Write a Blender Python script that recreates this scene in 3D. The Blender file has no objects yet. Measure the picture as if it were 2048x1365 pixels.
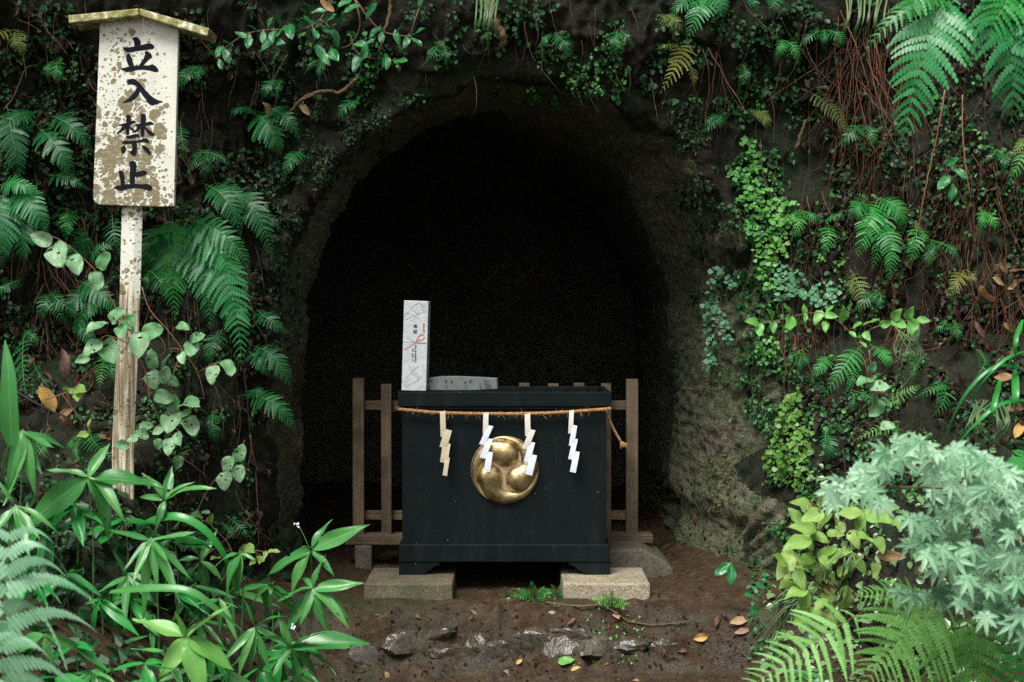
import bpy, math, random
import numpy as np
from mathutils import Vector, Matrix
from mathutils.bvhtree import BVHTree
random.seed(7); rng = np.random.default_rng(7)
SC = bpy.context.scene; COL = SC.collection
R = math.radians

# ---------------- camera, world, sun, exposure ----------------
CAMH, PITCH, FPX = 1.13, 1.1, 2844.0
cd = bpy.data.cameras.new('camera'); cam = bpy.data.objects.new('camera', cd); COL.objects.link(cam)
cam.location = (0, 0, CAMH); cam.rotation_euler = (R(90-PITCH), 0, 0)
cd.lens = 50; cd.sensor_width = 36; cd.clip_end = 500; cd.clip_start = .05
cd.dof.use_dof = True; cd.dof.focus_distance = 5.6; cd.dof.aperture_fstop = 4.5
SC.camera = cam
w = bpy.data.worlds.new('World'); SC.world = w; w.use_nodes = True
nt = w.node_tree; bg = nt.nodes['Background']
sky = nt.nodes.new('ShaderNodeTexSky'); sky.sky_type = 'NISHITA'; sky.sun_disc = False
sky.sun_elevation = R(58); sky.sun_rotation = R(205); sky.air_density = 1.0; sky.dust_density = 3.0
hs = nt.nodes.new('ShaderNodeHueSaturation'); hs.inputs['Saturation'].default_value = .2      # overcast: a paler sky
nt.links.new(sky.outputs[0], hs.inputs['Color']); nt.links.new(hs.outputs[0], bg.inputs[0]); bg.inputs[1].default_value = .085
sl = bpy.data.lights.new('sun', 'SUN'); so = bpy.data.objects.new('sun', sl); COL.objects.link(so)
sl.energy = 2.3; sl.angle = R(30); sl.color = (1, .97, .9)
SUNV = Vector((-.35, -.62, 1.15)).normalized()          # towards the sun: above and behind the camera, a little to the left
so.rotation_euler = SUNV.to_track_quat('Z', 'Y').to_euler()
vs = SC.view_settings; vs.view_transform = 'Standard'; vs.look = 'None'; vs.exposure = 1.2; vs.gamma = 1
SC.cycles.use_denoising = False
SC.cycles.max_bounces = 6

# ---------------- helpers ----------------
PR = R(PITCH)
def P(px, py, D):
    """the point at distance D (world y) seen at pixel px,py of the 2048-wide photograph"""
    a, b = (px-1024)/FPX, -(py-682.5)/FPX
    dy = math.cos(PR) + b*math.sin(PR); dz = -math.sin(PR) + b*math.cos(PR)
    return Vector((a*D/dy, D, CAMH + dz*D/dy))
def tag(o, label=None, cat=None, group=None, kind=None):
    if label: o['label'] = label
    if cat: o['category'] = cat
    if group: o['group'] = group
    if kind: o['kind'] = kind
    return o
def thing(name, loc, label, cat, group=None):
    o = bpy.data.objects.new(name, None); COL.objects.link(o); o.location = loc
    o.empty_display_size = .05
    return tag(o, label, cat, group)
def mesh(name, V, F, mat=None, smooth=False, uv=None):
    me = bpy.data.meshes.new(name); me.from_pydata([tuple(v) for v in V], [], [tuple(int(i) for i in f) for f in F])
    if mat: me.materials.append(mat)
    if smooth: me.polygons.foreach_set('use_smooth', [True]*len(me.polygons))
    if uv is not None:
        l = me.uv_layers.new(name='UVMap'); vi = np.empty(len(me.loops), dtype=np.int32)
        me.loops.foreach_get('vertex_index', vi); l.data.foreach_set('uv', np.asarray(uv, float)[vi].ravel())
    me.update(); return me
def link(name, me, parent=None, loc=None):
    o = bpy.data.objects.new(name, me); COL.objects.link(o)
    if parent: o.parent = parent
    if loc is not None: o.location = loc
    return o
def obj(name, V, F, mat, parent=None, smooth=False, uv=None, bevel=0, seg=2):
    """vertices in world coordinates; the object sits at its parent's origin (or at the first point's base)"""
    off = Vector(parent.matrix_basis.translation) if parent else Vector((0, 0, 0))
    if parent and parent.parent: off = off + Vector(parent.parent.matrix_basis.translation)
    A = np.array([tuple(v) for v in V], float) - np.array(off)
    if parent is None:
        base = np.array([A[:, 0].mean(), A[:, 1].mean(), A[:, 2].min()]); A = A - base
    o = link(name, mesh(name, A, F, mat, smooth, uv), parent)
    if parent is None: o.location = base
    if bevel:
        m = o.modifiers.new('b', 'BEVEL'); m.width = bevel; m.segments = seg; m.limit_method = 'ANGLE'
    return o
class MB:
    def __init__(s): s.V, s.F = [], []
    def add(s, V, F):
        n = len(s.V); s.V += [Vector(v) for v in V]; s.F += [tuple(i+n for i in f) for f in F]; return s
    def box(s, x0, x1, y0, y1, z0, z1):
        V = [(x, y, z) for x in (x0, x1) for y in (y0, y1) for z in (z0, z1)]
        return s.add(V, [(0,1,3,2),(4,6,7,5),(0,4,5,1),(2,3,7,6),(0,2,6,4),(1,5,7,3)])
    def prism(s, poly, dvec):
        n = len(poly); V = [Vector(p) for p in poly] + [Vector(p)+Vector(dvec) for p in poly]
        return s.add(V, [tuple(range(n))[::-1], tuple(range(n, 2*n))] + [(i, (i+1) % n, (i+1) % n+n, i+n) for i in range(n)])
    def tube(s, pts, r, n=6, r1=None):
        pts = [Vector(p) for p in pts]; m = len(pts); V = []; ref = Vector((.13, .9, .41)).normalized()
        for i, p in enumerate(pts):
            t = (pts[min(i+1, m-1)] - pts[max(i-1, 0)]).normalized()
            a = t.cross(ref).normalized(); b = t.cross(a); rr = r if r1 is None else r+(r1-r)*i/(m-1)
            V += [p + (a*math.cos(2*PI*k/n) + b*math.sin(2*PI*k/n))*rr for k in range(n)]
        F = [(i*n+k, i*n+(k+1) % n, (i+1)*n+(k+1) % n, (i+1)*n+k) for i in range(m-1) for k in range(n)]
        F += [tuple(range(n))[::-1], tuple(range((m-1)*n, m*n))]
        return s.add(V, F)
    def build(s, name, mat, parent=None, **k): return obj(name, s.V, s.F, mat, parent, **k)
PI = math.pi
def smooth_line(pts, n=8):
    """Catmull-Rom through pts"""
    p = [Vector(q) for q in pts]; p = [p[0]*2-p[1]] + p + [p[-1]*2-p[-2]]; out = []
    for i in range(1, len(p)-2):
        for k in range(n):
            t = k/n; a, b, c, d = p[i-1:i+3]
            out.append(.5*((2*b) + (c-a)*t + (2*a-5*b+4*c-d)*t*t + (3*b-a-3*c+d)*t**3))
    return out + [p[-2]]
# numpy value noise
_T = rng.random((64, 64, 64)).astype(np.float32)
def vnoise(p):
    i = np.floor(p).astype(int); f = p-i; f = f*f*(3-2*f); i &= 63; j = (i+1) & 63
    x0, y0, z0 = i.T; x1, y1, z1 = j.T; fx, fy, fz = f.T
    def L(a, b, t): return a+(b-a)*t
    return L(L(L(_T[x0,y0,z0], _T[x1,y0,z0], fx), L(_T[x0,y1,z0], _T[x1,y1,z0], fx), fy),
             L(L(_T[x0,y0,z1], _T[x1,y0,z1], fx), L(_T[x0,y1,z1], _T[x1,y1,z1], fx), fy), fz)*2-1
def fbm(p, o=4, g=.5):
    a, s, t = 1., 0., 0.
    for k in range(o): s = s + a*vnoise(p*2.03**k+k*7.3); t += a; a *= g
    return s/t
def sst(a, b, x):
    t = np.clip((x-a)/(b-a), 0, 1); return t*t*(3-2*t)

# ---------------- materials ----------------
def newmat(name):
    m = bpy.data.materials.new(name); m.use_nodes = True; n = m.node_tree.nodes; return m, n, m.node_tree.links, n['Principled BSDF']
def N(n, t, **k):
    x = n.new('ShaderNode'+t)
    for a, b in k.items(): setattr(x, a, b)
    return x
def ramp(n, stops):
    r = N(n, 'ValToRGB'); e = r.color_ramp.elements
    while len(e) < len(stops): e.new(.5)
    for q, (p, c) in zip(e, stops): q.position = p; q.color = (*c, 1) if len(c) == 3 else c
    return r
def noise(n, l, co, scale, detail=4, rough=.55, dist=0):
    x = N(n, 'TexNoise'); x.inputs['Scale'].default_value = scale; x.inputs['Detail'].default_value = detail
    x.inputs['Roughness'].default_value = rough; x.inputs['Distortion'].default_value = dist; l.new(co, x.inputs['Vector']); return x
def mixc(n, l, f, a, b, mode='MIX'):
    m = N(n, 'Mix', data_type='RGBA', blend_type=mode)
    for s, v in ((m.inputs[0], f), (m.inputs[6], a), (m.inputs[7], b)):
        if hasattr(v, 'is_linked') or hasattr(v, 'links'): l.new(v, s)
        else: s.default_value = v if not isinstance(v, tuple) else (*v, 1)
    return m.outputs[2]
def math_(n, l, op, a, b=0., c=None, clamp=False):
    m = N(n, 'Math', operation=op, use_clamp=clamp)
    for s, v in zip(m.inputs, (a, b, c)):
        if v is None: continue
        if hasattr(v, 'links'): l.new(v, s)
        else: s.default_value = v
    return m.outputs[0]
def bump(n, l, h, bs, dist=.01, strength=1.):
    b = N(n, 'Bump'); b.inputs['Distance'].default_value = dist; b.inputs['Strength'].default_value = strength
    l.new(h, b.inputs['Height']); l.new(b.outputs[0], bs.inputs['Normal']); return b
def leafmat(name, cols, rough=.38, transl=.3, spec=.5, spots=None, veins=0.5, glossy_var=True):
    """cols: dark..light of the leaf itself; spots: a blemish colour"""
    m, n, l, bs = newmat(name)
    oi = N(n, 'ObjectInfo'); ge = N(n, 'NewGeometry'); tc = N(n, 'TexCoord')
    r = math_(n, l, 'MULTIPLY_ADD', oi.outputs['Random'], .6, math_(n, l, 'MULTIPLY', ge.outputs['Random Per Island'], .3))
    nz = noise(n, l, ge.outputs['Position'], 26, 3)
    f = math_(n, l, 'MULTIPLY_ADD', nz.outputs[0], .35, math_(n, l, 'SUBTRACT', r, .08), clamp=True)
    k = len(cols)-1; rp = ramp(n, [(i/k, c) for i, c in enumerate(cols)]); l.new(f, rp.inputs[0]); c = rp.outputs[0]
    sx = N(n, 'SeparateXYZ'); l.new(tc.outputs['UV'], sx.inputs[0])
    av = math_(n, l, 'ABSOLUTE', sx.outputs[1])
    if veins:
        ph = math_(n, l, 'MULTIPLY_ADD', av, -9., math_(n, l, 'MULTIPLY', sx.outputs[0], 44.))
        sn = math_(n, l, 'SINE', ph); vv = math_(n, l, 'POWER', math_(n, l, 'ABSOLUTE', sn), .5)
        mid = math_(n, l, 'SMOOTH_MIN', math_(n, l, 'MULTIPLY', av, 12.), 1., .3)
        lighter = mixc(n, l, .55, c, (.32, .42, .2))
        c = mixc(n, l, math_(n, l, 'MULTIPLY', math_(n, l, 'SUBTRACT', 1., mid, clamp=True), .8), c, lighter)
        h = math_(n, l, 'MULTIPLY_ADD', vv, .4, mid)
        bump(n, l, h, bs, .0025, veins)
    if spots:
        sp = noise(n, l, ge.outputs['Position'], 75, 5, .7); rs = ramp(n, [(.57, (0,0,0)), (.68, (1,1,1))]); l.new(sp.outputs[0], rs.inputs[0])
        c = mixc(n, l, rs.outputs[0], c, spots)
    l.new(c, bs.inputs['Base Color'])
    if glossy_var:
        rr = N(n, 'MapRange'); rr.inputs[3].default_value = rough-.1; rr.inputs[4].default_value = rough+.2
        l.new(noise(n, l, ge.outputs['Position'], 40, 3).outputs[0], rr.inputs[0]); l.new(rr.outputs[0], bs.inputs['Roughness'])
    else: bs.inputs['Roughness'].default_value = rough
    bs.inputs['Specular IOR Level'].default_value = spec
    tr = N(n, 'BsdfTranslucent'); l.new(mixc(n, l, .5, c, (.35, .6, .1), 'MULTIPLY') if False else c, tr.inputs[0])
    mx = N(n, 'MixShader'); mx.inputs[0].default_value = transl
    l.new(bs.outputs[0], mx.inputs[1]); l.new(tr.outputs[0], mx.inputs[2]); l.new(mx.outputs[0], n['Material Output'].inputs[0])
    return m
M = {}
M['fern_dark'] = leafmat('fern_dark', [(0.006,0.083,0.020), (0.011,0.138,0.035), (0.022,0.209,0.046)], .34, .25, .4, veins=0)
M['fern_mid'] = leafmat('fern_mid', [(0.013,0.176,0.032), (0.027,0.264,0.046), (0.054,0.363,0.055)], .36, .3, .4, veins=0)
M['fern_pale'] = leafmat('fern_pale', [(.08,.25,.12), (.15,.37,.2), (.26,.48,.3)], .32, .25, .5, veins=0)
M['fern_light'] = leafmat('fern_light', [(.08,.31,.045), (.15,.44,.085), (.27,.56,.15)], .38, .35, .4, veins=0)
M['fern_teal'] = leafmat('fern_teal', [(0.009,0.143,0.035), (0.019,0.220,0.055), (0.043,0.319,0.083)], .36, .25, .5, veins=0)
M['fern_yellow'] = leafmat('fern_yellow', [(.16,.2,.03), (.3,.27,.05), (.42,.32,.09)], .5, .3, veins=0)
M['fern_olive'] = leafmat('fern_olive', [(.07,.12,.02), (.12,.17,.025), (.2,.2,.04)], .5, .3, veins=0)
M['vine'] = leafmat('vine', [(.07,.27,.09), (.16,.38,.17), (.3,.5,.28)], .34, .3, .6, spots=(.22,.17,.06))
M['bush'] = leafmat('bush', [(.14,.36,.05), (.26,.46,.1), (.4,.52,.16)], .42, .35, .5, spots=(.33,.26,.08))
M['lance'] = leafmat('lance', [(.022,.15,.035), (.05,.26,.058), (.12,.36,.1)], .3, .28, .6, veins=.12, spots=(.14,.17,.04))
M['lance_light'] = leafmat('lance_light', [(.09,.34,.06), (.15,.42,.08), (.22,.48,.12)], .35, .35, .5, veins=.12)
M['blade'] = leafmat('blade', [(0.009,0.132,0.027), (0.022,0.220,0.041), (0.043,0.308,0.055)], .28, .2, .5, veins=0)
M['grass'] = leafmat('grass', [(0.041,0.100,0.039), (0.068,0.160,0.055), (0.162,0.200,0.062)], .45, .25, veins=0)
M['maple'] = leafmat('maple', [(.06,.2,.085), (.17,.38,.21), (.36,.56,.38)], .33, .25, .6, veins=.3)
M['glossy'] = leafmat('glossy', [(0.006,0.099,0.027), (0.013,0.154,0.041), (0.027,0.220,0.055)], .22, .15, .6)
M['maiden'] = leafmat('maiden', [(0.043,0.220,0.032), (0.086,0.319,0.051), (0.162,0.440,0.083)], .45, .3, veins=0)
M['maiden_teal'] = leafmat('maiden_teal', [(.06,.22,.1), (.11,.32,.16), (.18,.4,.22)], .4, .3, veins=0)
M['maiden_yellow'] = leafmat('maiden_yellow', [(.08,.22,.03), (.14,.32,.05), (.24,.4,.08)], .4, .3, veins=0)
M['dead'] = leafmat('dead', [(.05,.022,.012), (.13,.06,.03), (.24,.13,.07)], .5, .15, .4)
M['dead_pink'] = leafmat('dead_pink', [(.28,.14,.11), (.36,.2,.16), (.42,.25,.2)], .4, .15, .5, spots=(.12,.06,.04))
M['dead_yellow'] = leafmat('dead_yellow', [(.5,.3,.08), (.6,.38,.12), (.65,.45,.18)], .5, .2, .4, spots=(.3,.18,.06))
M['dead_tan'] = leafmat('dead_tan', [(.3,.16,.07), (.4,.25,.12), (.45,.3,.2)], .5, .2, .4)
M['tiny'] = leafmat('tiny', [(0.004,0.022,0.007), (0.010,0.055,0.014), (0.022,0.110,0.026)], .4, .2, .4, veins=0)
M['litter'] = leafmat('litter', [(.01,.005,.004), (.025,.012,.008), (.09,.045,.026)], .5, .1, .3, veins=0)

def plain(name, col, rough=.6, metal=0, var=.25, scale=30, bmp=.002, spec=.5):
    m, n, l, bs = newmat(name); tc = N(n, 'TexCoord')
    nz = noise(n, l, tc.outputs['Object'], scale, 6, .6)
    a = tuple(c*(1-var) for c in col); b = tuple(min(1, c*(1+var)) for c in col)
    rp = ramp(n, [(.3, a), (.7, b)]); l.new(nz.outputs[0], rp.inputs[0]); l.new(rp.outputs[0], bs.inputs['Base Color'])
    bs.inputs['Roughness'].default_value = rough; bs.inputs['Metallic'].default_value = metal; bs.inputs['Specular IOR Level'].default_value = spec
    if bmp: bump(n, l, nz.outputs[0], bs, bmp)
    return m
M['stem'] = plain('stem', (.16,.09,.05), .55)
M['stem_green'] = plain('stem_green', (.1,.2,.06), .5)
M['stem_red'] = plain('stem_red', (.22,.1,.06), .5)
M['root'] = plain('root', (.11,.065,.042), .7, var=.5, scale=60)
M['branch'] = plain('branch', (.13,.09,.045), .8, var=.4, scale=50, bmp=.004)
M['twig_dark'] = plain('twig_dark', (.02,.016,.016), .6)
M['paper'] = plain('paper', (.72,.76,.86), .8, var=.03, scale=20, bmp=.0004)
M['paper_old'] = plain('paper_old', (.58,.5,.36), .8, var=.12, scale=25, bmp=.0004)
M['ink'] = plain('ink', (.006,.007,.012), .7, var=.5, scale=90, bmp=0, spec=.12)
M['red_ink'] = plain('red_ink', (.5,.07,.05), .6, var=.1, bmp=0)
M['pink_ink'] = plain('pink_ink', (.62,.25,.22), .6, var=.1, bmp=0)
M['line_ink'] = plain('line_ink', (.42,.34,.36), .6, var=.25, bmp=0)
M['grey_ink'] = plain('grey_ink', (.06,.065,.07), .6, var=.3, bmp=0)
M['flower'] = plain('flower', (.8,.8,.8), .6, var=.05)

def m_rock():
    m, n, l, bs = newmat('cliff_rock'); ge = N(n, 'NewGeometry'); pos = ge.outputs['Position']
    a = noise(n, l, pos, 3.2, 8, .65); b = noise(n, l, pos, 14, 8, .7); c = noise(n, l, pos, 70, 6, .7)
    base = ramp(n, [(.3, (.008,.005,.004)), (.5, (.022,.015,.009)), (.62, (.038,.026,.016)), (.75, (.062,.045,.03))]); l.new(b.outputs[0], base.inputs[0])
    fine = ramp(n, [(.35, (.45,.45,.45)), (.65, (1.25,1.25,1.25))]); l.new(c.outputs[0], fine.inputs[0])
    col = mixc(n, l, 1., base.outputs[0], fine.outputs[0], 'MULTIPLY')
    ms = ramp(n, [(.38, (0,0,0)), (.6, (1,1,1))]); l.new(a.outputs[0], ms.inputs[0])
    mcol = ramp(n, [(.35, (.005,.016,.006)), (.65, (.018,.042,.012)), (.8, (.04,.065,.02))]); l.new(c.outputs[0], mcol.inputs[0])
    mf = math_(n, l, 'MULTIPLY', ms.outputs[0], .75)
    col = mixc(n, l, mf, col, mcol.outputs[0]); l.new(col, bs.inputs['Base Color'])
    bs.inputs['Roughness'].default_value = .72; bs.inputs['Specular IOR Level'].default_value = .35
    h = math_(n, l, 'MULTIPLY_ADD', b.outputs[0], 2., c.outputs[0]); bump(n, l, h, bs, .014)
    return m
def m_carved():
    """the chiselled wall of the cave: tuff with moss on it"""
    m, n, l, bs = newmat('carved_rock'); ge = N(n, 'NewGeometry'); pos = ge.outputs['Position']
    a = noise(n, l, pos, 4, 6, .6); b = noise(n, l, pos, 22, 8, .7); c = noise(n, l, pos, 90, 6, .7)
    mp = N(n, 'Mapping'); l.new(pos, mp.inputs[0]); mp.inputs['Rotation'].default_value = (.7, .5, 0); mp.inputs['Scale'].default_value = (30, 5, 42); ch = noise(n, l, mp.outputs[0], 1., 5, .6, .6)
    base = ramp(n, [(.3, (.065,.055,.036)), (.55, (.165,.15,.1)), (.75, (.3,.27,.19))]); l.new(b.outputs[0], base.inputs[0])
    ms = ramp(n, [(.34, (0,0,0)), (.56, (1,1,1))]); l.new(a.outputs[0], ms.inputs[0])
    mcol = ramp(n, [(.35, (.03,.06,.022)), (.7, (.1,.15,.05))]); l.new(c.outputs[0], mcol.inputs[0])
    col = mixc(n, l, math_(n, l, 'MULTIPLY', ms.outputs[0], .7), base.outputs[0], mcol.outputs[0]); l.new(col, bs.inputs['Base Color'])
    bs.inputs['Roughness'].default_value = .8
    h = math_(n, l, 'MULTIPLY_ADD', b.outputs[0], 1.2, c.outputs[0]); h = math_(n, l, 'MULTIPLY_ADD', ch.outputs[0], 2.4, h); bump(n, l, h, bs, .016)
    return m
def m_soil():
    m, n, l, bs = newmat('soil'); ge = N(n, 'NewGeometry'); pos = ge.outputs['Position']
    a = noise(n, l, pos, 2.5, 6, .6); b = noise(n, l, pos, 18, 8, .7); c = noise(n, l, pos, 120, 6, .75)
    base = ramp(n, [(.3, (.024,.013,.006)), (.5, (.058,.034,.017)), (.72, (.12,.08,.045))]); l.new(b.outputs[0], base.inputs[0])
    sp = ramp(n, [(.3, (.55,.55,.55)), (.55, (1,1,1)), (.74, (1.7,1.6,1.5))]); l.new(c.outputs[0], sp.inputs[0])
    col = mixc(n, l, 1., base.outputs[0], sp.outputs[0], 'MULTIPLY')
    ms = ramp(n, [(.55, (0,0,0)), (.68, (1,1,1))]); l.new(a.outputs[0], ms.inputs[0])
    col = mixc(n, l, math_(n, l, 'MULTIPLY', ms.outputs[0], .6), col, (.035,.06,.02)); l.new(col, bs.inputs['Base Color'])
    sx = N(n, 'SeparateXYZ'); l.new(pos, sx.inputs[0])
    yb = math_(n, l, 'SUBTRACT', 1., math_(n, l, 'MULTIPLY', math_(n, l, 'ABSOLUTE', math_(n, l, 'SUBTRACT', sx.outputs[1], 5.12)), 3.6), clamp=True)
    e = noise(n, l, pos, 7, 5, .6); wr = ramp(n, [(.42, (0,0,0)), (.58, (1,1,1))]); l.new(e.outputs[0], wr.inputs[0]); wet = math_(n, l, 'MULTIPLY', yb, wr.outputs[0])
    stc = ramp(n, [(.35, (.03,.024,.018)), (.55, (.085,.075,.06)), (.72, (.2,.19,.17))]); l.new(c.outputs[0], stc.inputs[0])
    l.new(mixc(n, l, wet, col, stc.outputs[0]), bs.inputs['Base Color'])
    rr = N(n, 'MapRange'); rr.inputs[3].default_value = .45; rr.inputs[4].default_value = .85; l.new(math_(n, l, 'MULTIPLY_ADD', wet, -.5, b.outputs[0]), rr.inputs[0]); l.new(rr.outputs[0], bs.inputs['Roughness']); bs.inputs['Specular IOR Level'].default_value = .3
    h = math_(n, l, 'MULTIPLY_ADD', b.outputs[0], 1.5, c.outputs[0]); bump(n, l, h, bs, .01)
    return m
def m_stone(name, lo, hi, speck, sc=160, moss=.35):
    m, n, l, bs = newmat(name); tc = N(n, 'TexCoord'); pos = N(n, 'NewGeometry').outputs['Position']
    b = noise(n, l, pos, 12, 6, .6); c = noise(n, l, pos, sc, 3, .8); v = N(n, 'TexVoronoi'); v.inputs['Scale'].default_value = sc; l.new(pos, v.inputs['Vector'])
    base = ramp(n, [(.3, lo), (.7, hi)]); l.new(b.outputs[0], base.inputs[0])
    s = ramp(n, [(.42, (1,1,1)), (.5, (0,0,0))]); l.new(c.outputs[0], s.inputs[0])
    col = mixc(n, l, math_(n, l, 'MULTIPLY', s.outputs[0], .75), base.outputs[0], speck)
    a = noise(n, l, pos, 9, 6, .65); ms = ramp(n, [(.5, (0,0,0)), (.66, (1,1,1))]); l.new(a.outputs[0], ms.inputs[0])
    col = mixc(n, l, math_(n, l, 'MULTIPLY', ms.outputs[0], moss), col, (.04,.07,.025)); l.new(col, bs.inputs['Base Color'])
    bs.inputs['Roughness'].default_value = .75; bump(n, l, math_(n, l, 'ADD', c.outputs[0], b.outputs[0]), bs, .004)
    return m
def m_wood(name, lo, hi, axis=2, rough=.75, dark=.5):
    m, n, l, bs = newmat(name); tc = N(n, 'TexCoord'); mp = N(n, 'Mapping'); l.new(tc.outputs['Object'], mp.inputs[0])
    s = [60, 60, 60]; s[axis] = 2.2; mp.inputs['Scale'].default_value = s
    a = noise(n, l, mp.outputs[0], 1.6, 8, .65, .4); b = noise(n, l, tc.outputs['Object'], 9, 4)
    rp = ramp(n, [(.3, lo), (.7, hi)]); l.new(a.outputs[0], rp.inputs[0])
    st = ramp(n, [(.35, (dark,)*3), (.6, (1,1,1))]); l.new(b.outputs[0], st.inputs[0])
    l.new(mixc(n, l, 1., rp.outputs[0], st.outputs[0], 'MULTIPLY'), bs.inputs['Base Color'])
    bs.inputs['Roughness'].default_value = rough; bump(n, l, a.outputs[0], bs, .003)
    return m
M['rock'] = m_rock(); M['carved'] = m_carved(); M['soil'] = m_soil()
M['granite'] = m_stone('granite', (.3,.25,.17), (.45,.38,.28), (.07,.06,.05))
M['granite_dirty'] = m_stone('granite_dirty', (.1,.085,.05), (.2,.17,.1), (.04,.035,.025), moss=.5)
M['wet_stone'] = m_stone('wet_stone', (.035,.024,.017), (.1,.085,.07), (.02,.015,.01), 45, .45); M['wet_stone'].node_tree.nodes['Principled BSDF'].inputs['Roughness'].default_value = .27
M['slab'] = m_stone('slab', (.09,.08,.055), (.16,.14,.1), (.05,.045,.035), 90, .5)
M['fence_wood'] = m_wood('fence_wood', (.095,.066,.038), (.19,.137,.082))
M['fence_wood_x'] = m_wood('fence_wood_x', (.095,.066,.038), (.19,.137,.082), 0)
def m_lacquer():
    m, n, l, bs = newmat('black_lacquer'); pos = N(n, 'NewGeometry').outputs['Position']
    a = noise(n, l, pos, 5, 5, .6); c = noise(n, l, pos, 260, 3, .8)
    base = ramp(n, [(.3, (.0008,.0038,.0044)), (.7, (.0014,.007,.0078))]); l.new(a.outputs[0], base.inputs[0])
    s = ramp(n, [(.66, (0,0,0)), (.74, (1,1,1))]); l.new(c.outputs[0], s.inputs[0])
    l.new(mixc(n, l, math_(n, l, 'MULTIPLY', s.outputs[0], .5), base.outputs[0], (.12,.14,.15)), bs.inputs['Base Color'])
    v = N(n, 'TexVoronoi'); v.inputs['Scale'].default_value = 26; l.new(pos, v.inputs['Vector']); hh = N(n, 'TexWhiteNoise'); l.new(v.outputs['Color'], hh.inputs['Vector'])
    dot = math_(n, l, 'LESS_THAN', v.outputs['Distance'], math_(n, l, 'MULTIPLY', hh.outputs['Value'], .055))
    mp = N(n, 'Mapping'); l.new(pos, mp.inputs[0]); mp.inputs['Scale'].default_value = (16, 16, 3); du = noise(n, l, mp.outputs[0], 1., 6, .7); dr = ramp(n, [(.5, (0,0,0)), (.8, (1,1,1))]); l.new(du.outputs[0], dr.inputs[0])
    c0 = mixc(n, l, math_(n, l, 'MULTIPLY', s.outputs[0], .5), base.outputs[0], (.12,.14,.15)); c0 = mixc(n, l, math_(n, l, 'MULTIPLY', dr.outputs[0], .16), c0, (.06,.065,.06)); l.new(mixc(n, l, dot, c0, (.3,.33,.33)), bs.inputs['Base Color'])
    bs.inputs['Roughness'].default_value = .55; bs.inputs['Specular IOR Level'].default_value = .2; bump(n, l, c.outputs[0], bs, .0006)
    return m
def m_brass():
    m, n, l, bs = newmat('brass'); pos = N(n, 'NewGeometry').outputs['Position']
    a = noise(n, l, pos, 22, 6, .7); b = noise(n, l, pos, 90, 5, .7)
    base = ramp(n, [(.32, (.24,.175,.075)), (.5, (.5,.39,.19)), (.7, (.72,.6,.36))]); l.new(a.outputs[0], base.inputs[0])
    l.new(base.outputs[0], bs.inputs['Base Color']); bs.inputs['Metallic'].default_value = 1
    rr = N(n, 'MapRange'); rr.inputs[3].default_value = .32; rr.inputs[4].default_value = .58; l.new(b.outputs[0], rr.inputs[0]); l.new(rr.outputs[0], bs.inputs['Roughness'])
    bump(n, l, a.outputs[0], bs, .003)
    return m
M['lacquer'] = m_lacquer(); M['brass'] = m_brass(); M['brass_plate'] = plain('brass_plate', (.6,.44,.3), .45, .6, .2, 40, .001)
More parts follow.
